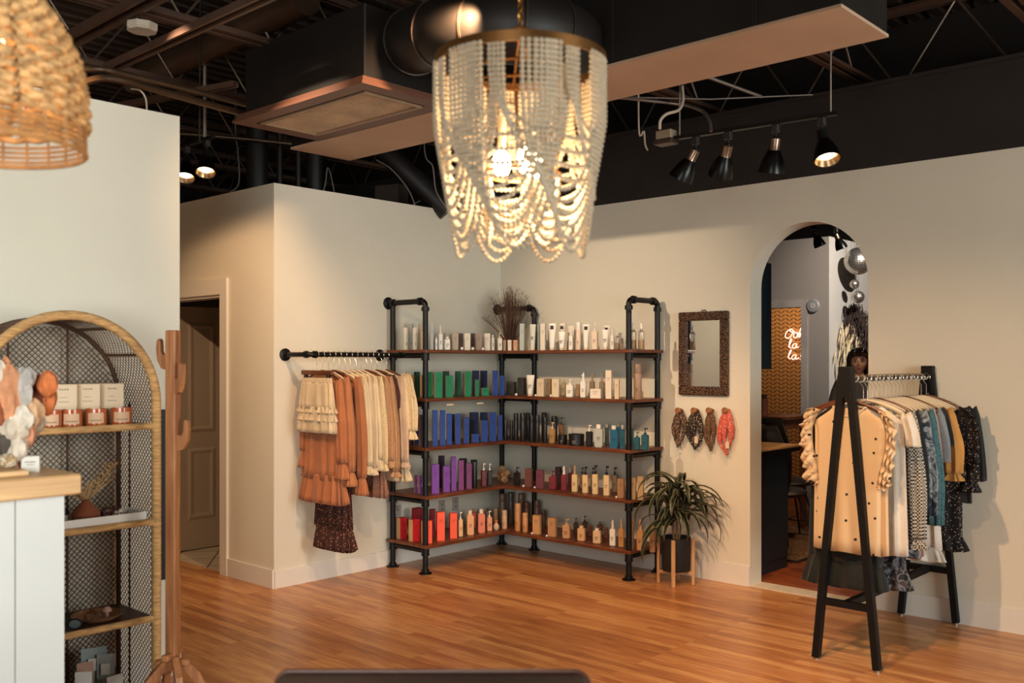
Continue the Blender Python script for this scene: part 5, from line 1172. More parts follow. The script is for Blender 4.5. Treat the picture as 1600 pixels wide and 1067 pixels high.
# sides follow the arch: s = height along the arch, t = depth
half = ES+ER*pi/2
def sidefn(sd):
    def f(s_, t):
        if s_ < ES: return (t, sd*(ER-.006), s_)
        a = (s_-ES)/ER; return (t, sd*(ER-.006)*cos(a), ES+(ER-.006)*sin(a))
    return f
for sd in (1, -1): lattice(sidefn(sd), lambda a, b_: True, .02, half, .01, D_-.012, .028, .0019, .02).build('side_weave', CANE, o)
g = G()
for y in (-.13, .13): g.tube([(.02, y, .02), (.02, y, ES+sqrt((ER-.02)**2-y*y))], .006, 6)
for x in (.12, ): 
    for sd in (-1, 1): g.tube([(x, sd*(ER-.01), .02), (x, sd*(ER-.01), ES)], .005, 6)
g.build('inner_rib', RATD, o)
for a in (35, 62, 118, 145):
    aa = radians(a); G().tube([(.01, ER*.98*cos(aa), ES+ER*.98*sin(aa)), (D_, ER*.98*cos(aa), ES+ER*.98*sin(aa))], .007, 6).build('hoop_spacer', RATD, o)
# things on the etagere
def ety(px, x): return onx(px, x)
CB = card('#dcc3a2'); CBT = card('#b98d6a')
def candle_box(px0, px1, z, lb, x=1.42, h=.085):
    yc = ety((px0+px1)/2, x); w = (px1-px0)/FPX*dep(x, yc)*1.18
    c = thing('candle_box', lb, 'box', (x, yc, z), radians(66), 'candle boxes on the top shelf')
    g = G().box((-w/2, -w/2, 0), (w/2, w/2, h), None, .001); g.build('box_body', CB, c)
    g = G()
    for k, a in enumerate((-.5, -.2, .12, .42)): g.box((a*w*.32, -w/2-.0006, h*.74), (a*w*.32+w*.05, -w/2, h*.80))
    g.box((-w*.14, -w/2-.0006, h*.40), (w*.14, -w/2, h*.415)).box((-w*.2, -w/2-.0006, h*.2), (w*.2, -w/2, h*.22)); g.build('print', mat('brown_ink', '#6b513c', .7), c)
z1 = EL[0]
zb = .085
for k, (a, b_) in enumerate([(84, 116), (122, 152), (160, 189)]):
    candle_box(a-1, b_-1, z1, ['lower box of the left stack, behind the glass candles', 'lower box of the middle stack, behind the glass candles', 'lower box of the right stack, behind the glass candles'][k], 1.42, zb)
    candle_box(a, b_, z1+zb, ['upper candle box of the left stack on the rattan shelf', 'upper candle box of the middle stack on the rattan shelf', 'upper candle box of the right stack on the rattan shelf'][k], 1.42, .098)
AMB = mat('amber_glass', '#b5592e', .12, 0, .05, 5, spec=.7)
for k, px in enumerate((80, 112, 150, 190)):
    x = 1.515; y = ety(px, x); r = 15.5/FPX*dep(x, y)
    c = thing('glass_candle', ['leftmost amber glass candle on the rattan top shelf', 'second amber glass candle from the left', 'third amber glass candle from the left', 'rightmost amber glass candle beside the rattan frame'][k], 'candle', (x, y, z1-.004), radians(66), 'glass candles on the rattan shelf')
    G().lathe([(r*.9, 0), (r, .004), (r, .078), (r*.93, .078), (r*.92, .05), (.001, .05)], n=24, caps=False).build('glass_jar', AMB, c, True)
    n = 10; rows = [[((r+.0008)*cos(radians(-90+(i-n/2)*9)), (r+.0008)*sin(radians(-90+(i-n/2)*9)), zz_) for i in range(n+1)] for zz_ in (.014, .060)]
    G().grid(rows).build('paper_label', card('#d8b08c'), c); G().tube([(0, 0, .05), (0, 0, .062)], .0015, 5).build('wick', BLKM, c)
    g = G()
    for i in range(7): aa = radians(-90+(i-3)*9); g.box(((r+.0016)*cos(aa)-.002, (r+.0016)*sin(aa)-.0004, .024), ((r+.0016)*cos(aa)+.002, (r+.0016)*sin(aa)+.0004, .029))
    g.build('print', mat('brown_ink', '#6b513c', .7), c)
# tray with vase, figurine, trinkets on the second shelf
z2 = EL[1]-.004; x = 1.50
ya, yb = ety(70, x), ety(212, x)
o = thing('tray', 'long white wooden tray on the second rattan shelf', 'tray', (x, (ya+yb)/2, z2)); hw = (yb-ya)/2
G().box((-.075, -hw, 0), (.075, hw, .008)).build('tray_base', TRIM, o)
g = G(); fr4(g, -.085, -hw-.01, .085, hw+.01, .010, 0, .040); g.build('rim', TRIM, o)
y = ety(134, 1.47)
TER = mat('terracotta', '#8a4a2c', .85, 0, .15, 20, .3, 80)
o = thing('dried_leaf_vase', 'round terracotta vase holding dried pale leaves, on the white tray', 'vase', (1.47, y, z2+.009))
G().lathe([(.030, 0), (.052, .014), (.060, .034), (.052, .054), (.030, .078), (.018, .090), (.020, .096)], n=28).build('vase_body', TER, o, True)
random.seed(8); g = G()
for i in range(13):
    a = random.uniform(0, 2*pi); sp_ = random.uniform(.05, .14); hh = random.uniform(.06, .15)
    if i < 3: sp_, hh = .13, .15; a = radians(80+i*20)
    if 3 <= i < 6: a = radians(-95+i*8); sp_ = .12; hh = .08
    P = smooth_path([(0, 0, .08), (cos(a)*sp_*.4*.5, sin(a)*sp_*.4, .08+hh*.55), (cos(a)*sp_*.5, sin(a)*sp_, .09+hh)], 5); g.tube(P, .0013, 4, caps=False)
    for j, p in enumerate(P[3:]):
        for s_ in (-1, 1):
            d_ = Vector((random.uniform(-.4, .4), s_*.6, .7)).normalized()*.026; q_ = p+d_; sd = d_.cross(Vector((1, 0, 0))).normalized()*.0045
            g.add([p, p+d_*.5+sd, q_, p+d_*.5-sd], [(0, 1, 2, 3)])
g.build('dried_leaves', mat('dried_leaf', '#a8865c', .85, 0, .25, 20), o)
y = ety(168, 1.49)
o = thing('animal_figurine', 'small dark brown wooden animal figurine on the white tray', 'figurine', (1.49, y, z2+.009), radians(90))
sk = G().ball((0, 0, .040), .02, 12, 8, None, (1.5, .8, .9)).ball((.034, 0, .048), .013, 10, 7, None, (1, .8, 1))
for a in (-.02, .02):
    for b_ in (-.009, .009): sk.tube([(a, b_, .04), (a, b_, 0)], [.008, .006], 8)
sk.tube([(.045, 0, .046), (.055, 0, .03), (.056, 0, .012)], [.006, .004, .003], 6); sk.tube([(-.03, 0, .045), (-.036, 0, .025)], .002, 5); sk.build('figurine_body', mat('brown_carved_wood', '#4a2a1a', .5), o, True)
for lb, px, xx, sz, c_, nm in [('shiny silver hair claw on the right of the white tray', 188, 1.535, .026, SILVER if 'SILVER' in globals() else STEEL, 'hair_claw')]:
    y = ety(px, xx); q = thing(nm, lb, 'hair claw', (xx, y, z2+.020), radians(80))
    g = G()
    for k in range(7):
        a = -.03+k*.01; g.tube(arc((a, 0, 0), .016, 10, 170, 8, 'yz'), .0022, 5)
    g.tube([(-.032, 0, .016), (.032, 0, .016)], .003, 6); g.build('claw_teeth', mat('chrome', '#d8d4cc', .12, 1), q, True)
    G().box((-.008, -.003, .016), (.008, .003, .034), None, .001).build('claw_lever', mat('chrome', '#d8d4cc', .12, 1), q)
for lb, px, c_ in [('small orange stone at the front of the white tray', 128, '#b07a50'), ('small clear crystal at the front of the white tray', 140, '#d8d4cc')]:
    y = ety(px, 1.54); q = G().ball((0, 0, .009), .012, 8, 6, None, (1, 1, .8)).build('stone', mat('stone_'+c_[1:], c_, .2)); q.location = (1.545, y, z2+.009); tag(q, lb, 'stone')
# third shelf: plate with jewellery, dark bowl
z3 = EL[2]-.004; y = ety(152, 1.46)
o = thing('wooden_plate', 'wide shallow wooden plate of jewellery on the third rattan shelf', 'plate', (1.46, y, z3))
G().lathe([(.05, 0), (.085, .006), (.112, .026), (.108, .027), (.08, .011), (.001, .008)], n=36, caps=False).build('plate_body', wood('plate_wood', '#7a5236', '#a87a54', .5), o, True)
for lb, dx, dy, c_, r_ in [('copper ring lying left on the wooden plate', .03, -.05, '#b87a50', .018), ('silver ring standing on the wooden plate', .05, -.025, '#d0ccc4', .014)]:
    q = G().tube([(r_*cos(a), 0, r_+.003+r_*sin(a)) for a in [2*pi*k/20 for k in range(20)]], .003, 6, True).build('ring', mat('ringmetal_'+c_[1:], c_, .15, .95), None, True); q.location = (1.46+dx, y+dy, z3+.008); q.rotation_euler.z = 1.2; tag(q, lb, 'ring')
q = thing('mushroom_figurine', 'small pinkish mushroom figurine on the wooden plate', 'figurine', (1.48, y+.035, z3+.008))
G().tube([(0, 0, 0), (0, 0, .03)], [.010, .007], 10).build('stalk', card('#a8806c'), q, True); G().lathe([(.02, .026), (.022, .033), (.012, .046), (.002, .05)], n=16).build('mushroom_cap', card('#c49a88'), q, True)
y = ety(104, 1.53)
o = thing('sunglasses', 'dark framed sunglasses on the left of the third rattan shelf', 'sunglasses', (1.53, y, z3), radians(60))
for s_ in (-1, 1):
    G().tube([(s_*.034+.027*cos(a), -.002, .024+.021*sin(a)) for a in [2*pi*k/20 for k in range(20)]], .0035, 6, True).build('frame', mat('navy_acetate', '#14181f', .2), o, True)
    G().tube([(s_*.034, -.003, .024), (s_*.034, -.001, .024)], .024, 16).build('lens', mat('grey_lens', '#5a6464', .1), o, True); G().tube([(s_*.062, 0, .03), (s_*.062, .06, .028), (s_*.058, .12, .004)], .0025, 6).build('temple_arm', mat('navy_acetate', '#14181f', .2), o, True)
# bottom shelf: bagged cards
z4 = EL[3]-.004
for k, (px, py0, w, h, lb, c_, rz, xx) in enumerate([(147, 1012, .11, .16, 'clear bag of grey cards standing on the bottom rattan shelf', '#8b9696', 75, 1.40), (165, 1022, .075, .12, 'small frosted bag beside the grey card bag, bottom rattan shelf', '#9aa09c', 60, 1.44), (133, 1035, .07, .10, 'rust edged pouch in front of the grey card bag', '#a07a68', 80, 1.46), (130, 1050, .07, .075, 'white tilted card at the front of the bottom shelf', '#d8d6d0', 50, 1.52), (180, 1055, .085, .06, 'white tilted card at the right of the bottom shelf', '#cfccc4', 100, 1.5)]):
    y = ety(px, xx); ztop = zat(py0, xx, y); q = thing(['bag', 'bag', 'pouch', 'card', 'card'][k], lb, ['bag', 'bag', 'pouch', 'card', 'card'][k], (xx, y, z4), radians(rz))
    hh = max(.05, ztop-z4); g = G(); rows = [[(-w/2+w*i/6, -.010*(sin(pi*i/6))*(1-t), hh*t) for i in range(7)] for t in (0, .3, .6, 1)]; g.grid(rows); rows = [[(a, -b_+.004, c__) for a, b_, c__ in r] for r in rows]; g.grid([r[::-1] for r in rows]); g.build('card_body' if k > 2 else 'bag_body', card(c_), q)
    if k < 2: G().box((-w*.25, -.014, hh*.55), (w*.25, -.011, hh*.8)).build('sticker', card('#c8c6be'), q)
# ================================================================== COAT STAND
q = W(270, 1030, z=.29); SXc, SYc = q.x, q.y
print('COAT', SXc, SYc)
CWD = wood('cherry_wood', '#8a5230', '#b47a4c', .4, 'z', 3)
o = thing('coat_stand', 'wooden coat stand with curved pegs beside the rattan shelf', 'coat rack', (SXc, SYc, 0), radians(30))
zt_ = zat(516, SXc, SYc)
G().box((-.024, -.024, .26), (.024, .024, zt_), None, .004).build('post', CWD, o)
hook_prof = [(.024, -.055), (.024, .02), (.045, .012), (.056, .028), (.058, .075), (.066, .085), (.076, .078), (.080, .04), (.074, -.01), (.055, -.045)]
for zz_, a in ((1.60, -150), (1.595, 210)): pass
for zz_, ang in ((1.615, 150+42-30), (1.51, -15-20), (1.26, 5-15)):
    M = Matrix.Translation((0, 0, zz_)) @ Matrix.Rotation(radians(ang+12), 4, 'Z')
    g = G(); b0 = G().prism(hook_prof, 'y', -.011, .011); g.add(b0.v, b0.f, M); g.build('hook', CWD, o)
for k in range(4):
    M = Matrix.Rotation(radians(45+90*k), 4, 'Z'); top = .31 if k % 2 else .285
    ol = [(.0, top+.005), (.05, top+.0), (.115, top-.07), (.155, top-.17), (.18, .0), (.155, .0), (.13, top-.19), (.09, top-.11), (.045, top-.05), (.0, top-.035)]
    b0 = G().prism(ol, 'y', -.014, .014); G().add(b0.v, b0.f, M).build('foot', CWD, o)
for k, z_ in enumerate((.262, .30)):
    M = Matrix.Rotation(radians(20+75*k), 4, 'Z'); G().box((-.075, -.016, z_), (.075, .016, z_+.028), M, .004).build('cross_block', CWD, o)
# black panel on the partition behind the coat stand
pa = W(249, 640, x=PX+.005); pz1 = pa.z; pz0 = W(249, 906, x=PX+.005).z; py0_ = pa.y; py1_ = W(284, 640, x=PX+.005).y
py1_ = min(py1_, PY-.005)
o = G().box((PX+.0, py0_, pz0), (PX+.018, py1_, pz1)).build('wall_panel', BLKM); tag(o, 'tall narrow black panel on the white wall behind the coat stand', 'panel')

# ================================================================== COUNTER IN THE LEFT FOREGROUND
KX = 2.55; ky = onx(98, KX); kz = zat(772, KX, ky)
ct = thing('counter', 'white panelled counter with a butcher block top, left foreground', 'counter', (KX, ky, 0))
g = G().box((-.60, -1.9, 0), (0, 0, kz)); g.build('cabinet_body', mat('white_panel_paint', '#c9cac6', .5, 0, .015, 2), ct)
g = G(); yy = 0; pws = [.155]*12
yq = 0.0
for wq in pws: g.box((0, yq-wq+.004, .0), (.012, yq, kz-.002)); yq -= wq
g.build('front_panelling', mat('white_panel_paint', '#c9cac6'), ct)
BBW = wood('butcher_block', '#b88a58', '#d9b07a', .4, 'y', 3)
G().box((-.66, -1.95, kz), (.045, .045, kz+.068), None, .006).build('countertop', BBW, ct)
kt = kz+.068
def kp(px, x): return onx(px, x)
def ktop(n_, lb, cat, px, x, rz=0, grp=None): return thing(n_, lb, cat, (x, kp(px, x), kt), rz, grp)
o = ktop('card_block', 'small white card sign on the counter corner', 'card', 48, KX-.12, radians(62)); G().box((-.028, -.012, 0), (.028, .012, .055), None, .002).build('card_body', card('#cfcac0'), o)
G().box((-.016, -.0126, .034), (.016, -.012, .037)).box((-.012, -.0126, .026), (.012, -.012, .028)).build('print', mat('brown_ink', '#6b513c'), o)
o = ktop('wooden_riser', 'low wooden board under the decorations at the counter edge', 'board', 10, KX-.13, 0); G().box((-.08, -.14, 0), (.10, .035, .018), None, .003).build('board_body', BBW, o)
o = ktop('stone_dish', 'speckled cream stone piece lying on the counter at far left', 'stone', 12, KX-.13, radians(20)); o.location.z += .018; G().ball((0, 0, .025), .036, 14, 9, None, (1, .75, .7)).build('stone_body', blotched('speckled_stone', ['#c4a67c', '#8a6a48', '#ded0b4', '#3a342c'], 40), o, True)
# colourful shell-like flower stand
o = ktop('flower_decoration', 'bunch of orange, peach and white dried flowers on the counter', 'dried flowers', 22, KX-.16)
random.seed(12); bx_, by_ = KX-.16, kp(22, KX-.16)
G().tube([(0, 0, 0), (0, 0, .10)], [.03, .012], 12).tube([(0, 0, .1), (0, 0, .3)], .006, 6).build('stem_base', CWD, o, True)
blobs = [(14, 618, 20, 46, '#c98a62'), (35, 612, 13, 36, '#b3aca4'), (75, 600, 14, 20, '#c8703c'), (74, 622, 13, 26, '#c06a38'), (60, 618, 15, 30, '#7a3a24'), (0, 590, 10, 26, '#c9b8a4'), (20, 655, 20, 22, '#a08c7a'), (34, 655, 16, 22, '#d8cdbc'), (22, 672, 20, 22, '#cbbba6'), (40, 680, 14, 22, '#c98a6a'), (10, 690, 14, 24, '#4a4038'), (50, 645, 16, 22, '#caa07a'), (38, 638, 14, 16, '#d09a70'), (0, 640, 12, 30, '#8a4a2c'), (10, 576, 7, 18, '#cc8a5c'), (28, 700, 14, 20, '#cdbfac'), (56, 660, 13, 18, '#bfa890'), (44, 590, 10, 16, '#a8a19a')]
for k, (px, py, rx_, rz_, c_) in enumerate(blobs):
    xx = KX-.16+random.uniform(-.04, .04); yy = kp(px, xx); zz_ = zat(py, xx, yy); D2 = dep(xx, yy)/FPX
    g = G(); n, m_ = 16, 10; cc = (xx-bx_, yy-by_, zz_-kt); rows = []
    for i in range(m_+1):
        t = pi*i/m_; row = []
        for j in range(n):
            a = 2*pi*j/n; rr_ = 1+.22*sin(5*a+k+i*.6)*sin(t)
            row.append((cc[0]+rx_*D2*rr_*sin(t)*cos(a), cc[1]+rx_*D2*rr_*sin(t)*sin(a), cc[2]-rz_*D2*cos(t)*(1+.1*sin(3*a+k))))
        rows.append(row)
    g.grid(rows, True).build('flower_head', mat('petal_'+c_[1:], c_, .85, 0, .2, 30, .4, 60), o, True)

# ================================================================== WICKER PENDANT
wd0 = 2.15; wc = W(-26, 232, d=wd0); wr = 147/FPX*wd0; wz = wc.z
o = thing('wicker_pendant', 'woven rope and wicker dome pendant lamp, top left corner', 'pendant lamp', (wc.x, wc.y, wz))
WK = mat('woven_jute', '#c89a64', .8, 0, .5, 30, .6, 90); WK2 = mat('thin_wicker', '#a97a48', .7, 0, .3, 25)
Hh = .42
def wprof(t): return wr*max(.2, 1-.95*t**3.4)
g = G(); nrow = 15
for i in range(5):      # open lower band of thin rings
    t = i*.028; g.tube([(wprof(t)*cos(2*pi*k/72), wprof(t)*sin(2*pi*k/72), t*Hh) for k in range(72)], .0035 if i else .006, 6, True)
g.build('lower_rings', WK2, o, True)
random.seed(4)
g = G(); rows_n = 24
for i in range(rows_n):
    t = .155+i*(.845/rows_n); r = wprof(t); pts = []; N = 96; phs = random.uniform(0, 6)
    for k in range(N):
        a = 2*pi*k/N; w_ = .0055*sin(a*24+pi*(i % 2))+.002*sin(a*5+phs); pts.append(((r+w_)*cos(a), (r+w_)*sin(a), t*Hh+.0030*sin(a*24+pi*(i % 2)+1.2)+.003*sin(a*3+phs)))
    g.tube(pts, .0082*(1-.25*(t > .8)), 6, True)
g.build('woven_rope', WK, o, True)
g = G()
for k in range(24):
    a = 2*pi*k/24; g.tube([(wprof(j/14)*cos(a), wprof(j/14)*sin(a), j/14*Hh) for j in range(15)], .0036, 6)
g.build('ribs', WK2, o, True)
G().tube([(0, 0, Hh*.98), (0, 0, Hh+.03)], .05, 16).tube([(0, 0, Hh), (0, 0, 4.0-wz)], .004, 6).build('cord', BLKM, o)
G().ball((0, 0, Hh*.55), .045, 16, 10).build('bulb', mat('warm_bulb', '#ffe8c8', .4, emis='#ffd9a0', estr=7), o, True)
l = bpy.data.lights.new('pendant_light', 'POINT'); l.energy = 2.2; l.color = (1, .76, .5); l.shadow_soft_size = .05
lo = bpy.data.objects.new('pendant_light', l); S.collection.objects.link(lo); lo.location = (wc.x, wc.y, wz+Hh*.45)

# ================================================================== BEADED CHANDELIER
cd = 2.6; cc_ = W(813, 100, d=cd); CR_ = 134/FPX*cd; cz0 = cc_.z
o = thing('bead_chandelier', 'large draped wooden bead chandelier hanging in the centre foreground', 'chandelier', (cc_.x, cc_.y, cz0))
BR2 = mat('aged_brass', '#8a5f34', .35, .85, .15, 20)
def ringpts(r, z, n=64): return [(r*cos(2*pi*k/n), r*sin(2*pi*k/n), z) for k in range(n)]
rows = [[(CR_*a*cos(2*pi*k/72), CR_*a*sin(2*pi*k/72), z_) for k in range(72)] for a, z_ in ((1.0, -.014), (1.0, .014), (.985, .014), (.985, -.014), (1.0, -.014))]
G().grid(rows, True).build('outer_ring', BR2, o, True)
G().tube(ringpts(CR_*.62, -.03), .004, 6, True).build('inner_ring', BR2, o, True)
G().tube(ringpts(CR_*.45, -.30), .004, 6, True).build('lower_ring', BR2, o, True)
g = G()
for k in range(3):
    a = 2*pi*k/3+.3; g.tube([(CR_*.99*cos(a), CR_*.99*sin(a), .0), (0, 0, .10)], .004, 6); g.tube([(CR_*.62*cos(a), CR_*.62*sin(a), -.03), (CR_*.45*cos(a), CR_*.45*sin(a), -.30)], .003, 6); g.tube([(-CR_*.98*cos(a), -CR_*.98*sin(a), -.012), (0, 0, -.03)], .0035, 6)
g.build('spokes', BR2, o, True)
g = G()
z_ = .10; k = 0
while cz0+z_ < 4.0:
    M = Matrix.Translation((0, 0, z_+.013)) @ Matrix.Rotation(k*pi/2, 4, 'Z'); g.add(*(lambda t: (t.v, t.f))(G().tube([(.007*cos(2*pi*j/12), 0, .014*sin(2*pi*j/12)) for j in range(12)], .0022, 5, True)), M); z_ += .022; k += 1
g.build('chain', BRASS, o, True)
BEAD = mat('whitewashed_wood_bead', '#b8a88f', .65, 0, .12, 60)
bs = G().ball((0, 0, 0), 1, 8, 6); BV = [Vector(v) for v in bs.v]; BF = bs.f
def strand(pts_fn, r, n_samp=60):
    P = [Vector(pts_fn(i/n_samp)) for i in range(n_samp+1)]; acc = [0]
    for a, b_ in zip(P[:-1], P[1:]): acc.append(acc[-1]+(b_-a).length)
    n = max(2, int(acc[-1]/(r*1.93))); g = G(); j = 0
    for i in range(n+1):
        s_ = acc[-1]*i/n
        while j < n_samp-1 and acc[j+1] < s_: j += 1
        t = (s_-acc[j])/max(1e-9, acc[j+1]-acc[j]); p = P[j].lerp(P[j+1], t); g.add([p+v*r for v in BV], BF)
    return g
def swag(a0, a1, z0, z1, drop, R0_, R1_, bulge=.0):
    # both ends hang steeply, the middle sags: radius follows the drop
    def f(t):
        s_ = 4*t*(1-t); k = s_**.55
        a = a0+(a1-a0)*(t*t*(3-2*t)); z = z0+(z1-z0)*t-drop*k; R = R0_+(R1_-R0_)*t
        lim = 1-.24*min(1, max(0, (-z-.18)/.32))
        return (R*lim*(1+bulge*s_)*cos(a), R*lim*(1+bulge*s_)*sin(a), z)
    return f
view = math.atan2(CY-cc_.y, CX-cc_.x)
nst = 0
ngr = 7
for k in range(ngr):                       # long outer swags between neighbouring hanging points
    a = view+.22+2*pi*k/ngr
    for j in range(6):
        da = .07*j
        strand(swag(a-.2+da, a+2*pi/ngr-.05+da*.8, -.01, -.01, .36+.030*j, CR_*(.99), CR_*(.99)), .0068).build('bead_strand', BEAD, o, True); nst += 1
for k in range(ngr):                       # crossing swags spanning two points
    a = view+.55+2*pi*k/ngr
    for j in range(4):
        da = .05*j
        strand(swag(a+da, a+2.0*2*pi/ngr+da*.4, -.015, -.06, .20+.035*j, CR_*.97, CR_*.90), .0066).build('bead_strand', BEAD, o, True); nst += 1
for k in range(5):                         # inner tier
    a = view+.3+2*pi*k/5
    for j in range(4): strand(swag(a, a+2*pi/5, -.30, -.30, .10+.028*j, CR_*.5, CR_*.5), .0068).build('bead_strand', BEAD, o, True); nst += 1
print('strands', nst)
for k, (a, z_) in enumerate([(view+.3, -.27), (view+2.3, -.27), (view-1.7, -.27)]):
    x, y = CR_*.22*cos(a), CR_*.22*sin(a)
    G().tube([(x, y, z_+.13), (x, y, z_+.045)], .011, 12).build('candle_sleeve', card('#d8ccb4'), o, True)
    G().ball((x, y, z_), .030, 14, 10, None, (.8, .8, 1.25)).build('bulb', mat('bright_bulb', '#fff0d8', .4, emis='#ffdca8', estr=30), o, True)
    l = bpy.data.lights.new('chandelier_light', 'POINT'); l.energy = 4.5; l.color = (1, .74, .46); l.shadow_soft_size = .03
    lo = bpy.data.objects.new('chandelier_light', l); S.collection.objects.link(lo); lo.location = (cc_.x+x*.6, cc_.y+y*.6, cz0+z_-.06)

# ================================================================== ARMCHAIR BACK AT THE BOTTOM EDGE
sa = W(432, 1049, d=2.35); sb = W(920, 1053, d=2.35)
LTH = mat('dark_brown_leather', '#2a1210', .38, 0, .3, 8, .2, 60)
v = (sb-sa); v.z = 0; Lw = v.length; ang = math.atan2(v.y, v.x)
o = thing('leather_armchair', 'dark brown leather armchair back at the bottom edge of view', 'armchair', (sa.x, sa.y, 0), ang)
zt_ = sa.z
def rounded(x0, x1, y0, y1, z0, z1, r):
    n = 6; ol = [(x0, z0), (x1, z0)]+[(x1-r+r*sin(pi/2*(1-i/n)), z1-r+r*cos(pi/2*(1-i/n))) for i in range(n+1)]+[(x0+r-r*sin(pi/2*i/n), z1-r+r*cos(pi/2*i/n)) for i in range(n+1)]
    return G().prism(ol, 'y', y0, y1)
rounded(0, Lw, -.10, .0, .38, zt_, .035).build('backrest', LTH, o, True)
G().tube([(0.0, .0, .4), (0.0, .0, zt_-.035)]+[(.035-.035*cos(pi/2*i/5), 0, zt_-.035+.035*sin(pi/2*i/5)) for i in range(6)]+[(Lw-.035+.035*sin(pi/2*i/5), 0, zt_-.035+.035*cos(pi/2*i/5)) for i in range(6)]+[(Lw, 0, .4)], .007, 8).build('piping', mat('tan_leather_piping', '#5a3222', .45), o, True)
G().box((0.02, -.62, .22), (Lw-.02, -.10, .44), None, .03).build('seat_cushion', LTH, o)
for s_ in (0, 1): G().box((s_*Lw-.04, -.66, .18), (s_*Lw+.06-(.02 if s_ else 0), -.02, .60), None, .03).build('armrest', LTH, o)
for x in (.04, Lw-.04):
    for y in (-.06, -.58): G().tube([(x, y, .2), (x, y, 0)], [.022, .014], 10).build('leg', CWD, o)

# ================================================================== BACK ROOM THROUGH THE ARCH
NAVY = mat('navy_cabinet_paint', '#22303a', .45, 0, .05, 4)
BX = 2.33
o = thing('navy_cabinet', 'navy base cabinet with wooden worktop seen through the arch', 'cabinet', (BX, .20, 0))
ch = .935
G().box((-1.0, 0, 0), (0, .58, ch), None).build('cabinet_body', NAVY, o); G().box((-.995, -.0, .09), (.006, .585, ch-.03)).build('end_panel', NAVY, o)
G().box((-1.02, -.02, ch), (.07, .66, ch+.02), None, .004).build('worktop', BBW, o); G().box((-1.02, -.02, ch-.03), (.07, .66, ch)).build('worktop_edge', BLKM, o)
zlo = zat(577, BX, .3); zhi = zat(408, BX, .3); yhi = onx(1205.5, BX)
o = thing('wall_cabinet', 'dark navy wall cabinet hanging left inside the arch', 'cabinet', (BX, .17, zlo)); G().box((-.6, 0, 0), (0, yhi-.17, zhi-zlo), None, .003).build('cabinet_body', NAVY, o); G().box((-.55, yhi-.172, .02), (-.02, yhi-.155, zhi-zlo-.02)).build('door', NAVY, o)
# salon table
ty = 2.3; tx1 = ony(1248, ty); tz = zat(650, tx1, ty)
o = thing('salon_table', 'long brown wooden table in the back room', 'table', (tx1, ty, 0)); TBW = wood('salon_table_wood', '#6a3a20', '#8f5630', .4)
G().box((-1.5, -.25, tz-.03), (0, .35, tz), None, .004).build('tabletop', TBW, o); G().box((-1.46, -.2, tz-.12), (-.04, .3, tz-.03)).build('apron', TBW, o)
for x in (-1.42, -.08):
    for y in (-.16, .26): G().bar((x, y, 0), (x, y, tz-.03), .05, .05).build('leg', TBW, o)
xb = ony(1194, ty-.1); o = thing('drink_bottle', 'pinkish brown bottle standing on the salon table', 'bottle', (xb, ty-.1, tz)); r = .036
G().lathe([(r, 0), (r, .15), (r*.7, .16)], n=18).build('bottle_body', mat('pink_brown_plastic', '#a0664c', .4), o, True); G().lathe([(r*.72, .16), (r*.72, .20)], n=16).build('cap', mat('brown_cap', '#6a4030', .4), o, True)
def salon_chair(px, yy, lb, rz, s=1.0):
    xx = ony(px, yy); o = thing('salon_chair', lb, 'chair', (xx, yy, 0), rz, 'black chairs in the back room')
    SHL = mat('black_shell', '#171313', .5); rows = []
    for i in range(11):
        t = i/10; z = .52+.44*t*s; hw = (.20+.05*sin(pi*min(1, t*1.2)))*(1-.55*max(0, t-.6)**1.5*4)
        rows.append([(hw*cos(a), .12+.10*(1-sin(a)**2)*0+.16*(1-abs(cos(a)))*1+.03*t, z) for a in [pi*k/14 for k in range(15)]])
    G().grid(rows).build('shell_back', SHL, o, True, .02)
    G().ball((0, .06, .52), .22, 18, 8, None, (1, 1, .22)).build('seat', SHL, o, True)
    for sx_ in (-1, 1):
        for sy_ in (-1, 1): G().tube([(sx_*.10, .06+sy_*.10, .50), (sx_*.22, .06+sy_*.22, 0)], .009, 8).build('leg', BLKM, o)
    G().tube([(-.17, -.11, .18), (.17, .23, .18)], .005, 6).tube([(.17, -.11, .18), (-.17, .23, .18)], .005, 6).build('wire_brace', BLKM, o)
salon_chair(1229, 1.25, 'nearer black shell chair behind the navy cabinet', radians(150), 1.25); salon_chair(1240, 1.9, 'farther black shell chair beside the salon table', radians(140), 1.3)
# rug
o = thing('rug', 'flat woven patterned rug on the back room floor', 'rug', (1.3, .98, 0.001)); RUG = blotched('kilim', ['#3a1c18', '#8a6a4a', '#5a2a20', '#b09468', '#2e1a18'], 22, .95, 3)
g = G(); n = 24; rows = [[(x_, y_, .008+.0015*sin(x_*40+y_*13)) for x_ in [1.02*i/n for i in range(n+1)]] for y_ in [1.5*j/n for j in range(n+1)]]
g.grid(rows).box((0, 0, 0), (1.02, 1.5, .006)); g.build('rug_field', RUG, o); G().box((1.0, -.01, 0), (1.03, 1.51, .011)).box((-.01, -.01, 0), (1.0, .02, .011)).build('binding', mat('dark_binding', '#2e1612', .9), o)
# round wall sensor
x = ony(1270, Y3-.02); z = zat(478, x, Y3); o = thing('wall_sensor', 'round grey wall sensor beside the salon doorway', 'thermostat', (x, Y3, z))
r = 10.5/FPX*dep(x, Y3); Mx = Matrix.Rotation(pi/2, 4, 'X'); G().lathe([(r, 0), (r, .02), (r*.85, .03), (.001, .031)], n=28, M=Mx).build('sensor_body', mat('sensor_grey', '#85817d', .5), o, True); G().lathe([(r*.45, .030), (r*.42, .036), (.001, .036)], n=20, M=Mx).build('sensor_dome', mat('sensor_light', '#9a9691', .4), o, True)
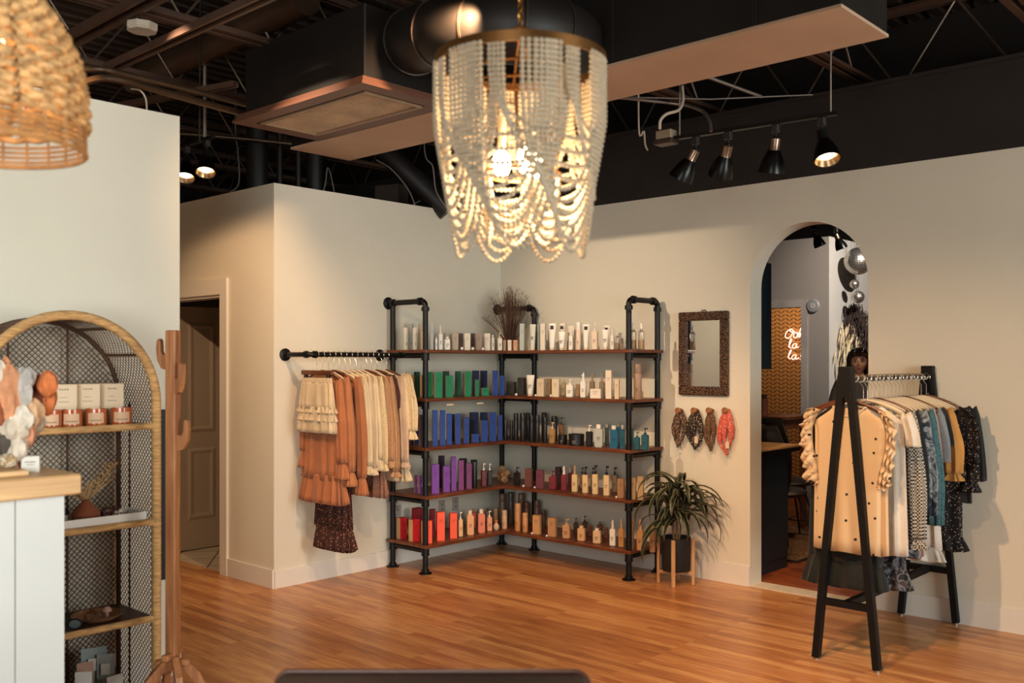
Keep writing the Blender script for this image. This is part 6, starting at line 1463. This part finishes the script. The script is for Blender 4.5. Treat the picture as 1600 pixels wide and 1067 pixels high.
# neon writing
NY = 5.36
def npt(px, py):
    q = W(px, py, y=NY); return (q.x, NY, q.z)
strokes = [
 # O
 [(1235, 514), (1229, 519), (1227, 526), (1231, 528.5), (1236, 525), (1239, 518), (1237, 514), (1234, 516), (1238, 519), (1242, 517)],
 # o
 [(1245, 519), (1241, 521), (1240, 526), (1243, 528), (1246, 524), (1246, 520), (1248, 521)],
 # h
 [(1247, 527), (1250, 517), (1253, 509), (1254, 513), (1249, 527), (1252, 521), (1254, 521), (1254, 526), (1257, 526)],
 # l
 [(1232, 542), (1236, 534), (1237, 529.5), (1234.5, 532), (1233, 541), (1236, 544)],
 # a
 [(1244, 537), (1240, 537.5), (1238, 542), (1240.5, 544), (1244, 541), (1245, 537), (1244, 543), (1248, 542)],
 # l
 [(1231, 558), (1235, 551), (1236.5, 547), (1234, 549.5), (1232, 558), (1235, 561)],
 # a
 [(1243, 554), (1239, 555), (1237, 559.5), (1239.5, 561.5), (1243, 558.5), (1244, 554), (1243.5, 561), (1248, 559)],
 # !
 [(1253, 549), (1251, 557)], [(1250.3, 560.5), (1250, 561.5)]]
NEON = mat('neon_tube', '#fff0ea', .4, emis='#ffc8b4', estr=2.2)
o = thing('neon_sign', 'glowing pink white neon script sign on the patterned wallpaper', 'neon sign', npt(1238, 540))
og = Vector(npt(1238, 540))
words = [('word_ooh', strokes[0:3]), ('word_la', strokes[3:5]), ('word_la', strokes[5:7]), ('exclamation_mark', strokes[7:9])]
for nm, st_ in words:
    g = G()
    for s_ in st_: g.tube([Vector(p)-og for p in smooth_path([npt(*q) for q in s_], 5)], .0048, 8)
    g.build(nm, NEON, o, True)
g = G()
for px, py in ((1231, 530), (1250, 530), (1235, 545), (1240, 562)): q = Vector(npt(px, py))-og; g.tube([q, q+Vector((0, .04, 0))], .004, 6)
g.build('standoff', mat('clear_standoff', '#c8b8a8', .3), o)
# disco ball with decor hanging
dy = Y3+.2; q = W(1341, 408, y=dy); r = 21.5/FPX*dep(q.x, dy)
o = thing('disco_ball', 'mirrored disco ball hanging inside the arch', 'disco ball', q)
g = G(); n, m_ = 36, 20
for i in range(m_):
    t0_, t1_ = pi*i/m_, pi*(i+.92)/m_
    for j in range(n):
        a0_, a1_ = 2*pi*j/n, 2*pi*(j+.9)/n
        g.add([(r*sin(t)*cos(a), r*sin(t)*sin(a), -r*cos(t)) for t, a in ((t0_, a0_), (t0_, a1_), (t1_, a1_), (t1_, a0_))], [(0, 1, 2, 3)])
g.build('mirror_tiles', mat('mirror_tile', '#cfc6bc', .3, .9, .3, 60), o); G().ball((0, 0, 0), r*.985, 24, 16).build('ball_core', BLKM, o, True)
G().tube([(0, 0, r), (0, 0, 4.0-q.z)], .003, 6).build('cord', BLKM, o)
for k, (py, rr_, lb) in enumerate([(444, .05, 'small mirrored ball under the disco ball'), (464, .065, 'second small mirrored ball lower down the hanging string')]):
    q2 = W(1335+k*6, py, y=dy); oo = thing('disco_ball', lb, 'disco ball', q2); g = G()
    for i in range(12):
        for j in range(20):
            t0_, t1_ = pi*i/12, pi*(i+.92)/12; a0_, a1_ = 2*pi*j/20, 2*pi*(j+.9)/20
            g.add([(rr_*sin(t)*cos(a), rr_*sin(t)*sin(a), -rr_*cos(t)) for t, a in ((t0_, a0_), (t0_, a1_), (t1_, a1_), (t1_, a0_))], [(0, 1, 2, 3)])
    g.build('mirror_tiles', mat('mirror_tile', '#cfc6bc'), oo); G().ball((0, 0, 0), rr_*.98, 16, 10).build('ball_core', BLKM, oo, True); G().tube([(0, 0, rr_), (0, 0, 4.0-q2.z)], .002, 5).build('cord', BLKM, oo)
# hanging pampas and dried flower garland
py_ = Y3+.45; q = W(1338, 480, y=py_)
o = thing('pampas_garland', 'hanging bunch of pampas grass and dark dried flowers on side wall', 'dried flowers', q)
random.seed(31); g1, g2, g3 = G(), G(), G()
for i in range(1300):
    t = random.random(); z = .05-1.0*t; sp_ = .10+.16*sin(pi*t)
    p = Vector((random.gauss(-.06, sp_*.6), random.gauss(0, sp_*.5), z)); d_ = Vector((random.uniform(-.5, .2), random.uniform(-.4, .4), -1)).normalized()*random.uniform(.10, .26)
    if q.x+p.x < cx3+.04: p.x = cx3+.04-q.x+random.uniform(0, .1)
    tgt = g1 if (p.x < .02 and t > .2) else g2
    e = p+d_
    if q.x+e.x < cx3+.03: e.x = cx3+.03-q.x
    tgt.tube([p, p.lerp(e, .5), e], [.002, .012 if tgt is g1 else .007, .001], 4, caps=False)
g1.build('pampas_plumes', mat('pampas_cream', '#dcc9a4', .9, 0, .2, 20), o); g2.build('dark_flowers', mat('dark_dried_flower', '#3a2a24', .9, 0, .3, 20), o)
G().tube([(0, 0, .05), (0, 0, 4.0-q.z)], .003, 6).build('hanging_cord', BLKM, o)
# black ceiling spots glimpsed over the salon wall
for px, py, lb in ((1272, 358, 'dark ceiling spotlight seen at top of the arch, left'), (1306, 362, 'dark ceiling spotlight seen at top of the arch, right')):
    p_ = W(px, py-6, d=9.3); track_head(lb, p_, (.3, .2, -.9), False, nick, 0, .8)
    rod('hanger_rod', 'thin rod carrying the '+lb.split(' seen')[0]+(' at left' if px < 1290 else ' at right'), 'rod', [p_, (p_.x, p_.y, 4.0)], .004, BLKM, 6)
# ================================================================== PERSON BEHIND THE ARCH
def skin_obj(name, verts, edges, rad, m, parent, sub=2):
    me = bpy.data.meshes.new(name); me.from_pydata(verts, edges, []); me.update(); me.materials.append(m)
    o = bpy.data.objects.new(name, me); S.collection.objects.link(o); o.parent = parent
    md = o.modifiers.new('skin', 'SKIN'); md.use_smooth_shade = True
    sv = me.skin_vertices[0].data if me.skin_vertices else None
    return o, md, sub
def skinned(name, chain, edges, m, parent, sub=2):
    """chain: list of (co, rx, ry); vertex 0 = root"""
    import bmesh
    me = bpy.data.meshes.new(name); bm = bmesh.new(); lay = bm.verts.layers.skin.verify()
    vs = [bm.verts.new(c[0]) for c in chain]; bm.verts.ensure_lookup_table()
    for a, b_ in edges: bm.edges.new((vs[a], vs[b_]))
    for v_, c in zip(vs, chain): v_[lay].radius = (c[1], c[2])
    vs[0][lay].use_root = True
    bm.to_mesh(me); bm.free(); me.materials.append(m)
    o = bpy.data.objects.new(name, me); S.collection.objects.link(o); o.parent = parent
    md = o.modifiers.new('skin', 'SKIN'); md.use_smooth_shade = True
    s2 = o.modifiers.new('sub', 'SUBSURF'); s2.levels = sub; s2.render_levels = sub
    return o
SKIN = mat('skin', '#dcae94', .55, 0, .04, 12); HAIR = mat('dark_brown_hair', '#2a1610', .5, 0, .3, 30); SHIRT = mat('grey_striped_top', '#4a4648', .85, 0, .1, 20)
pd = 8.6; hp = W(1342, 566, d=pd); face = math.atan2(CY-hp.y, CX-hp.x)+pi/2
P_ = thing('person', 'person with long dark hair, sunglasses on head and grey top, standing behind arch', 'person', (hp.x, hp.y, 0), face)
hz = hp.z    # middle of the head; figure faces local -y
K = hz/1.57
ch = [((0, 0, .93), .13, .10), ((0, 0, 1.05), .12, .085), ((0, 0, 1.20), .13, .09), ((0, .005, 1.34), .13, .085), ((0, .01, 1.41), .07, .06), ((0, .005, 1.455), .045, .045), ((0, -.005, 1.50), .05, .055),
      ((-.085, 0, .88), .085, .09), ((-.10, 0, .50), .055, .06), ((-.10, .01, .30), .05, .052), ((-.10, .01, .09), .034, .036), ((-.105, -.02, .045), .038, .03), ((-.11, -.13, .025), .032, .018),
      ((.085, 0, .88), .085, .09), ((.10, 0, .50), .055, .06), ((.10, .01, .30), .05, .052), ((.10, .01, .09), .034, .036), ((.105, -.02, .045), .038, .03), ((.11, -.13, .025), .032, .018),
      ((-.165, 0, 1.37), .05, .05), ((-.20, .0, 1.24), .042, .042), ((-.22, -.01, 1.08), .034, .034), ((-.225, -.05, .95), .027, .027), ((-.225, -.08, .86), .020, .024), ((-.225, -.095, .81), .016, .030),
      ((.165, 0, 1.37), .05, .05), ((.20, .0, 1.24), .042, .042), ((.22, -.01, 1.08), .034, .034), ((.225, -.05, .95), .027, .027), ((.225, -.08, .86), .020, .024), ((.225, -.095, .81), .016, .030)]
ed = [(0, 1), (1, 2), (2, 3), (3, 4), (4, 5), (5, 6), (0, 7), (7, 8), (8, 9), (9, 10), (10, 11), (11, 12), (0, 13), (13, 14), (14, 15), (15, 16), (16, 17), (17, 18), (3, 19), (19, 20), (20, 21), (21, 22), (22, 23), (23, 24), (3, 25), (25, 26), (26, 27), (27, 28), (28, 29), (29, 30)]
base = len(ch)
for s_, w_ in ((-1, 24), (1, 30)):
    for k in range(4):
        y0f = -.105+.0+(k-1.5)*-.0; off = (k-1.5)*.019; L_ = (.055, .065, .07, .055)[k]
        a = len(ch); ch += [((s_*.225, -.095+off, .79), .009, .009), ((s_*.224, -.10+off, .79-L_*.5), .0085, .0085), ((s_*.218, -.105+off, .79-L_), .0075, .0075)]; ed += [(w_, a), (a, a+1), (a+1, a+2)]
    a = len(ch); ch += [((s_*.222, -.125, .835), .010, .010), ((s_*.216, -.142, .80), .009, .009)]; ed += [(w_-1, a), (a, a+1)]
ch = [((c[0][0]*K, c[0][1]*K, c[0][2]*K), c[1]*K, c[2]*K) for c in ch]
bo = skinned('body', ch, ed, SKIN, P_)
# head with face, one surface
def head_rows():
    rows = []; n = 40; m_ = 30; R = []
    for i in range(m_+1):
        t = pi*i/m_; row = []
        for j in range(n):
            a = 2*pi*j/n; x, y, z = sin(t)*cos(a), sin(t)*sin(a), -cos(t)
            X, Y, Z = x*.076, y*.094, z*.118
            if z < -.1: k = (-.1-z)/.9; X *= 1-.42*k; Y *= 1-.18*k; Y += -.012*k
            if y < 0:
                fx = x; f_ = lambda cx_, cz_, sx__, sz_: exp(-((x-cx_)/sx__)**2-((z-cz_)/sz_)**2)
                Y -= .020*f_(0, -.17, .13, .16)+.010*f_(0, .0, .10, .22)      # nose
                Y += .009*(f_(-.38, .04, .17, .12)+f_(.38, .04, .17, .12))     # eye sockets
                Y -= .006*f_(0, -.45, .24, .07); Y -= .007*f_(0, -.76, .26, .14); Y -= .004*(f_(-.5, -.2, .2, .2)+f_(.5, -.2, .2, .2))
                Y += .003*f_(0, -.52, .22, .025)
            row.append((X*K, Y*K, Z*K+hz))
        rows.append(row)
    return rows
hd = G().grid(head_rows(), True).build('head', SKIN, P_, True)
for s_ in (-1, 1):
    G().ball((s_*.029*K, -.076*K, hz+.004), .0108, 12, 8, None, (1.1, .7, .8)).build('eye', mat('eye_white', '#d8d0c8', .2), P_, True)
    G().ball((s_*.029*K, -.0850*K, hz+.004), .0055, 10, 6).build('iris', mat('dark_iris', '#2a1a12', .15), P_, True)
    G().tube([((s_*.029-.016)*K, -.086*K, hz+.012), (s_*.029*K, -.090*K, hz+.017), ((s_*.029+.016)*K, -.086*K, hz+.012)], .0022, 6).build('eyelid', mat('lid_line', '#4a2a22', .6), P_, True)
    G().tube([((s_*.029-.018)*K, -.088*K, hz+.027), (s_*.030*K, -.093*K, hz+.032), ((s_*.030+.018)*K, -.086*K, hz+.027)], .003, 6).build('eyebrow', HAIR, P_, True)
    G().ball((s_*.077*K, .005, hz-.005), .026, 10, 8, None, (.35, .7, 1.1)).build('ear', SKIN, P_, True)
G().ball((0, -.092*K, hz-.052), .02, 14, 8, None, (1.05, .35, .32)).build('lips', mat('rose_lips', '#9a4a44', .4), P_, True)
# hair: cap with centre parting and long locks
rows = []; n = 44
for i in range(17):
    t = pi*(.0+.60*i/16); row = []
    for j in range(n):
        a = 2*pi*j/n; fr_ = max(0, -sin(a)); tt = t*(1-.52*fr_**1.3)
        x, y, z = sin(tt)*cos(a), sin(tt)*sin(a), cos(tt); w_ = 1+.02*sin(9*a+i*.4)
        row.append((x*.088*K*w_, (y*.106+.006)*K*w_, z*.130*K+hz))
    rows.append(row)
G().grid(rows, True).build('hair_cap', HAIR, P_, True, .006)
random.seed(6); g = G()
for s_ in (-1, 1):
    for k in range(26):
        a = radians(random.uniform(-38, 88)); r_ = .088; x, y = s_*cos(a)*r_*K, sin(a)*.10*K
        g.tube(smooth_path([(x*.55, y*.55-.02, hz+.115), (x*1.02, y-.01, hz+.05), (x*1.08, y, hz-.05), (x*(1.0+random.uniform(-.1, .15)), y+.01, hz-.15), (x*random.uniform(.8, 1.3), y+random.uniform(-.01, .02), hz-.28)], 4), [.007]+[.011]*14+[.009, .004], 6)
for k in range(10):
    a = -.045+k*.01; g.tube(smooth_path([(a*.4, -.05, hz+.122), (a*1.0, -.088, hz+.085), (a*1.25+.004*(k % 2), -.100, hz+.050)], 4), [.006]*8+[.003], 5)
g.build('hair_locks', HAIR, P_, True)
for s_ in (-1, 1): G().tube([(s_*.034*K+.027*cos(a), -.092-.01*sin(a), hz+.098+.018*sin(a)) for a in [2*pi*k/18 for k in range(18)]], .003, 6, True).ball((s_*.034*K, -.092, hz+.098), .025, 14, 8, None, (1, .2, .68)).build('sunglasses_lens', mat('dark_lens', '#0e0c0c', .1), P_, True)
G().tube([(-.01, -.096, hz+.100), (.01, -.096, hz+.100)], .003, 6).tube([(-.064, -.085, hz+.10), (-.09, .02, hz+.07)], .003, 6).tube([(.064, -.085, hz+.10), (.09, .02, hz+.07)], .003, 6).build('sunglasses_frame', mat('dark_lens', '#0e0c0c'), P_, True)
# clothes
c2_ = [((0, 0, .90), .155, .125), ((0, 0, 1.05), .140, .105), ((0, 0, 1.20), .15, .11), ((0, .005, 1.33), .15, .10), ((0, .008, 1.395), .10, .075), ((-.165, 0, 1.365), .064, .064), ((-.20, 0, 1.24), .058, .058), ((-.215, -.005, 1.12), .055, .055), ((.165, 0, 1.365), .064, .064), ((.20, 0, 1.24), .058, .058), ((.215, -.005, 1.12), .055, .055)]
skinned('top', [((c[0][0]*K, c[0][1]*K, c[0][2]*K), c[1]*K, c[2]*K) for c in c2_], [(0, 1), (1, 2), (2, 3), (3, 4), (3, 5), (5, 6), (6, 7), (3, 8), (8, 9), (9, 10)], SHIRT, P_)
c3_ = [((0, 0, .94), .145, .115), ((-.088, 0, .86), .102, .108), ((-.10, 0, .50), .078, .082), ((-.10, .01, .12), .066, .070), ((.088, 0, .86), .102, .108), ((.10, 0, .50), .078, .082), ((.10, .01, .12), .066, .070)]
skinned('trousers', [((c[0][0]*K, c[0][1]*K, c[0][2]*K), c[1]*K, c[2]*K) for c in c3_], [(0, 1), (1, 2), (2, 3), (0, 4), (4, 5), (5, 6)], mat('black_denim', '#17171a', .85), P_)
for s_ in (-1, 1): skinned('shoe', [((s_*.105*K, .03, .045), .045, .042), ((s_*.107*K, -.05, .04), .043, .036), ((s_*.11*K, -.15, .03), .040, .026)], [(0, 1), (1, 2)], mat('black_shoe', '#141313', .4), P_)
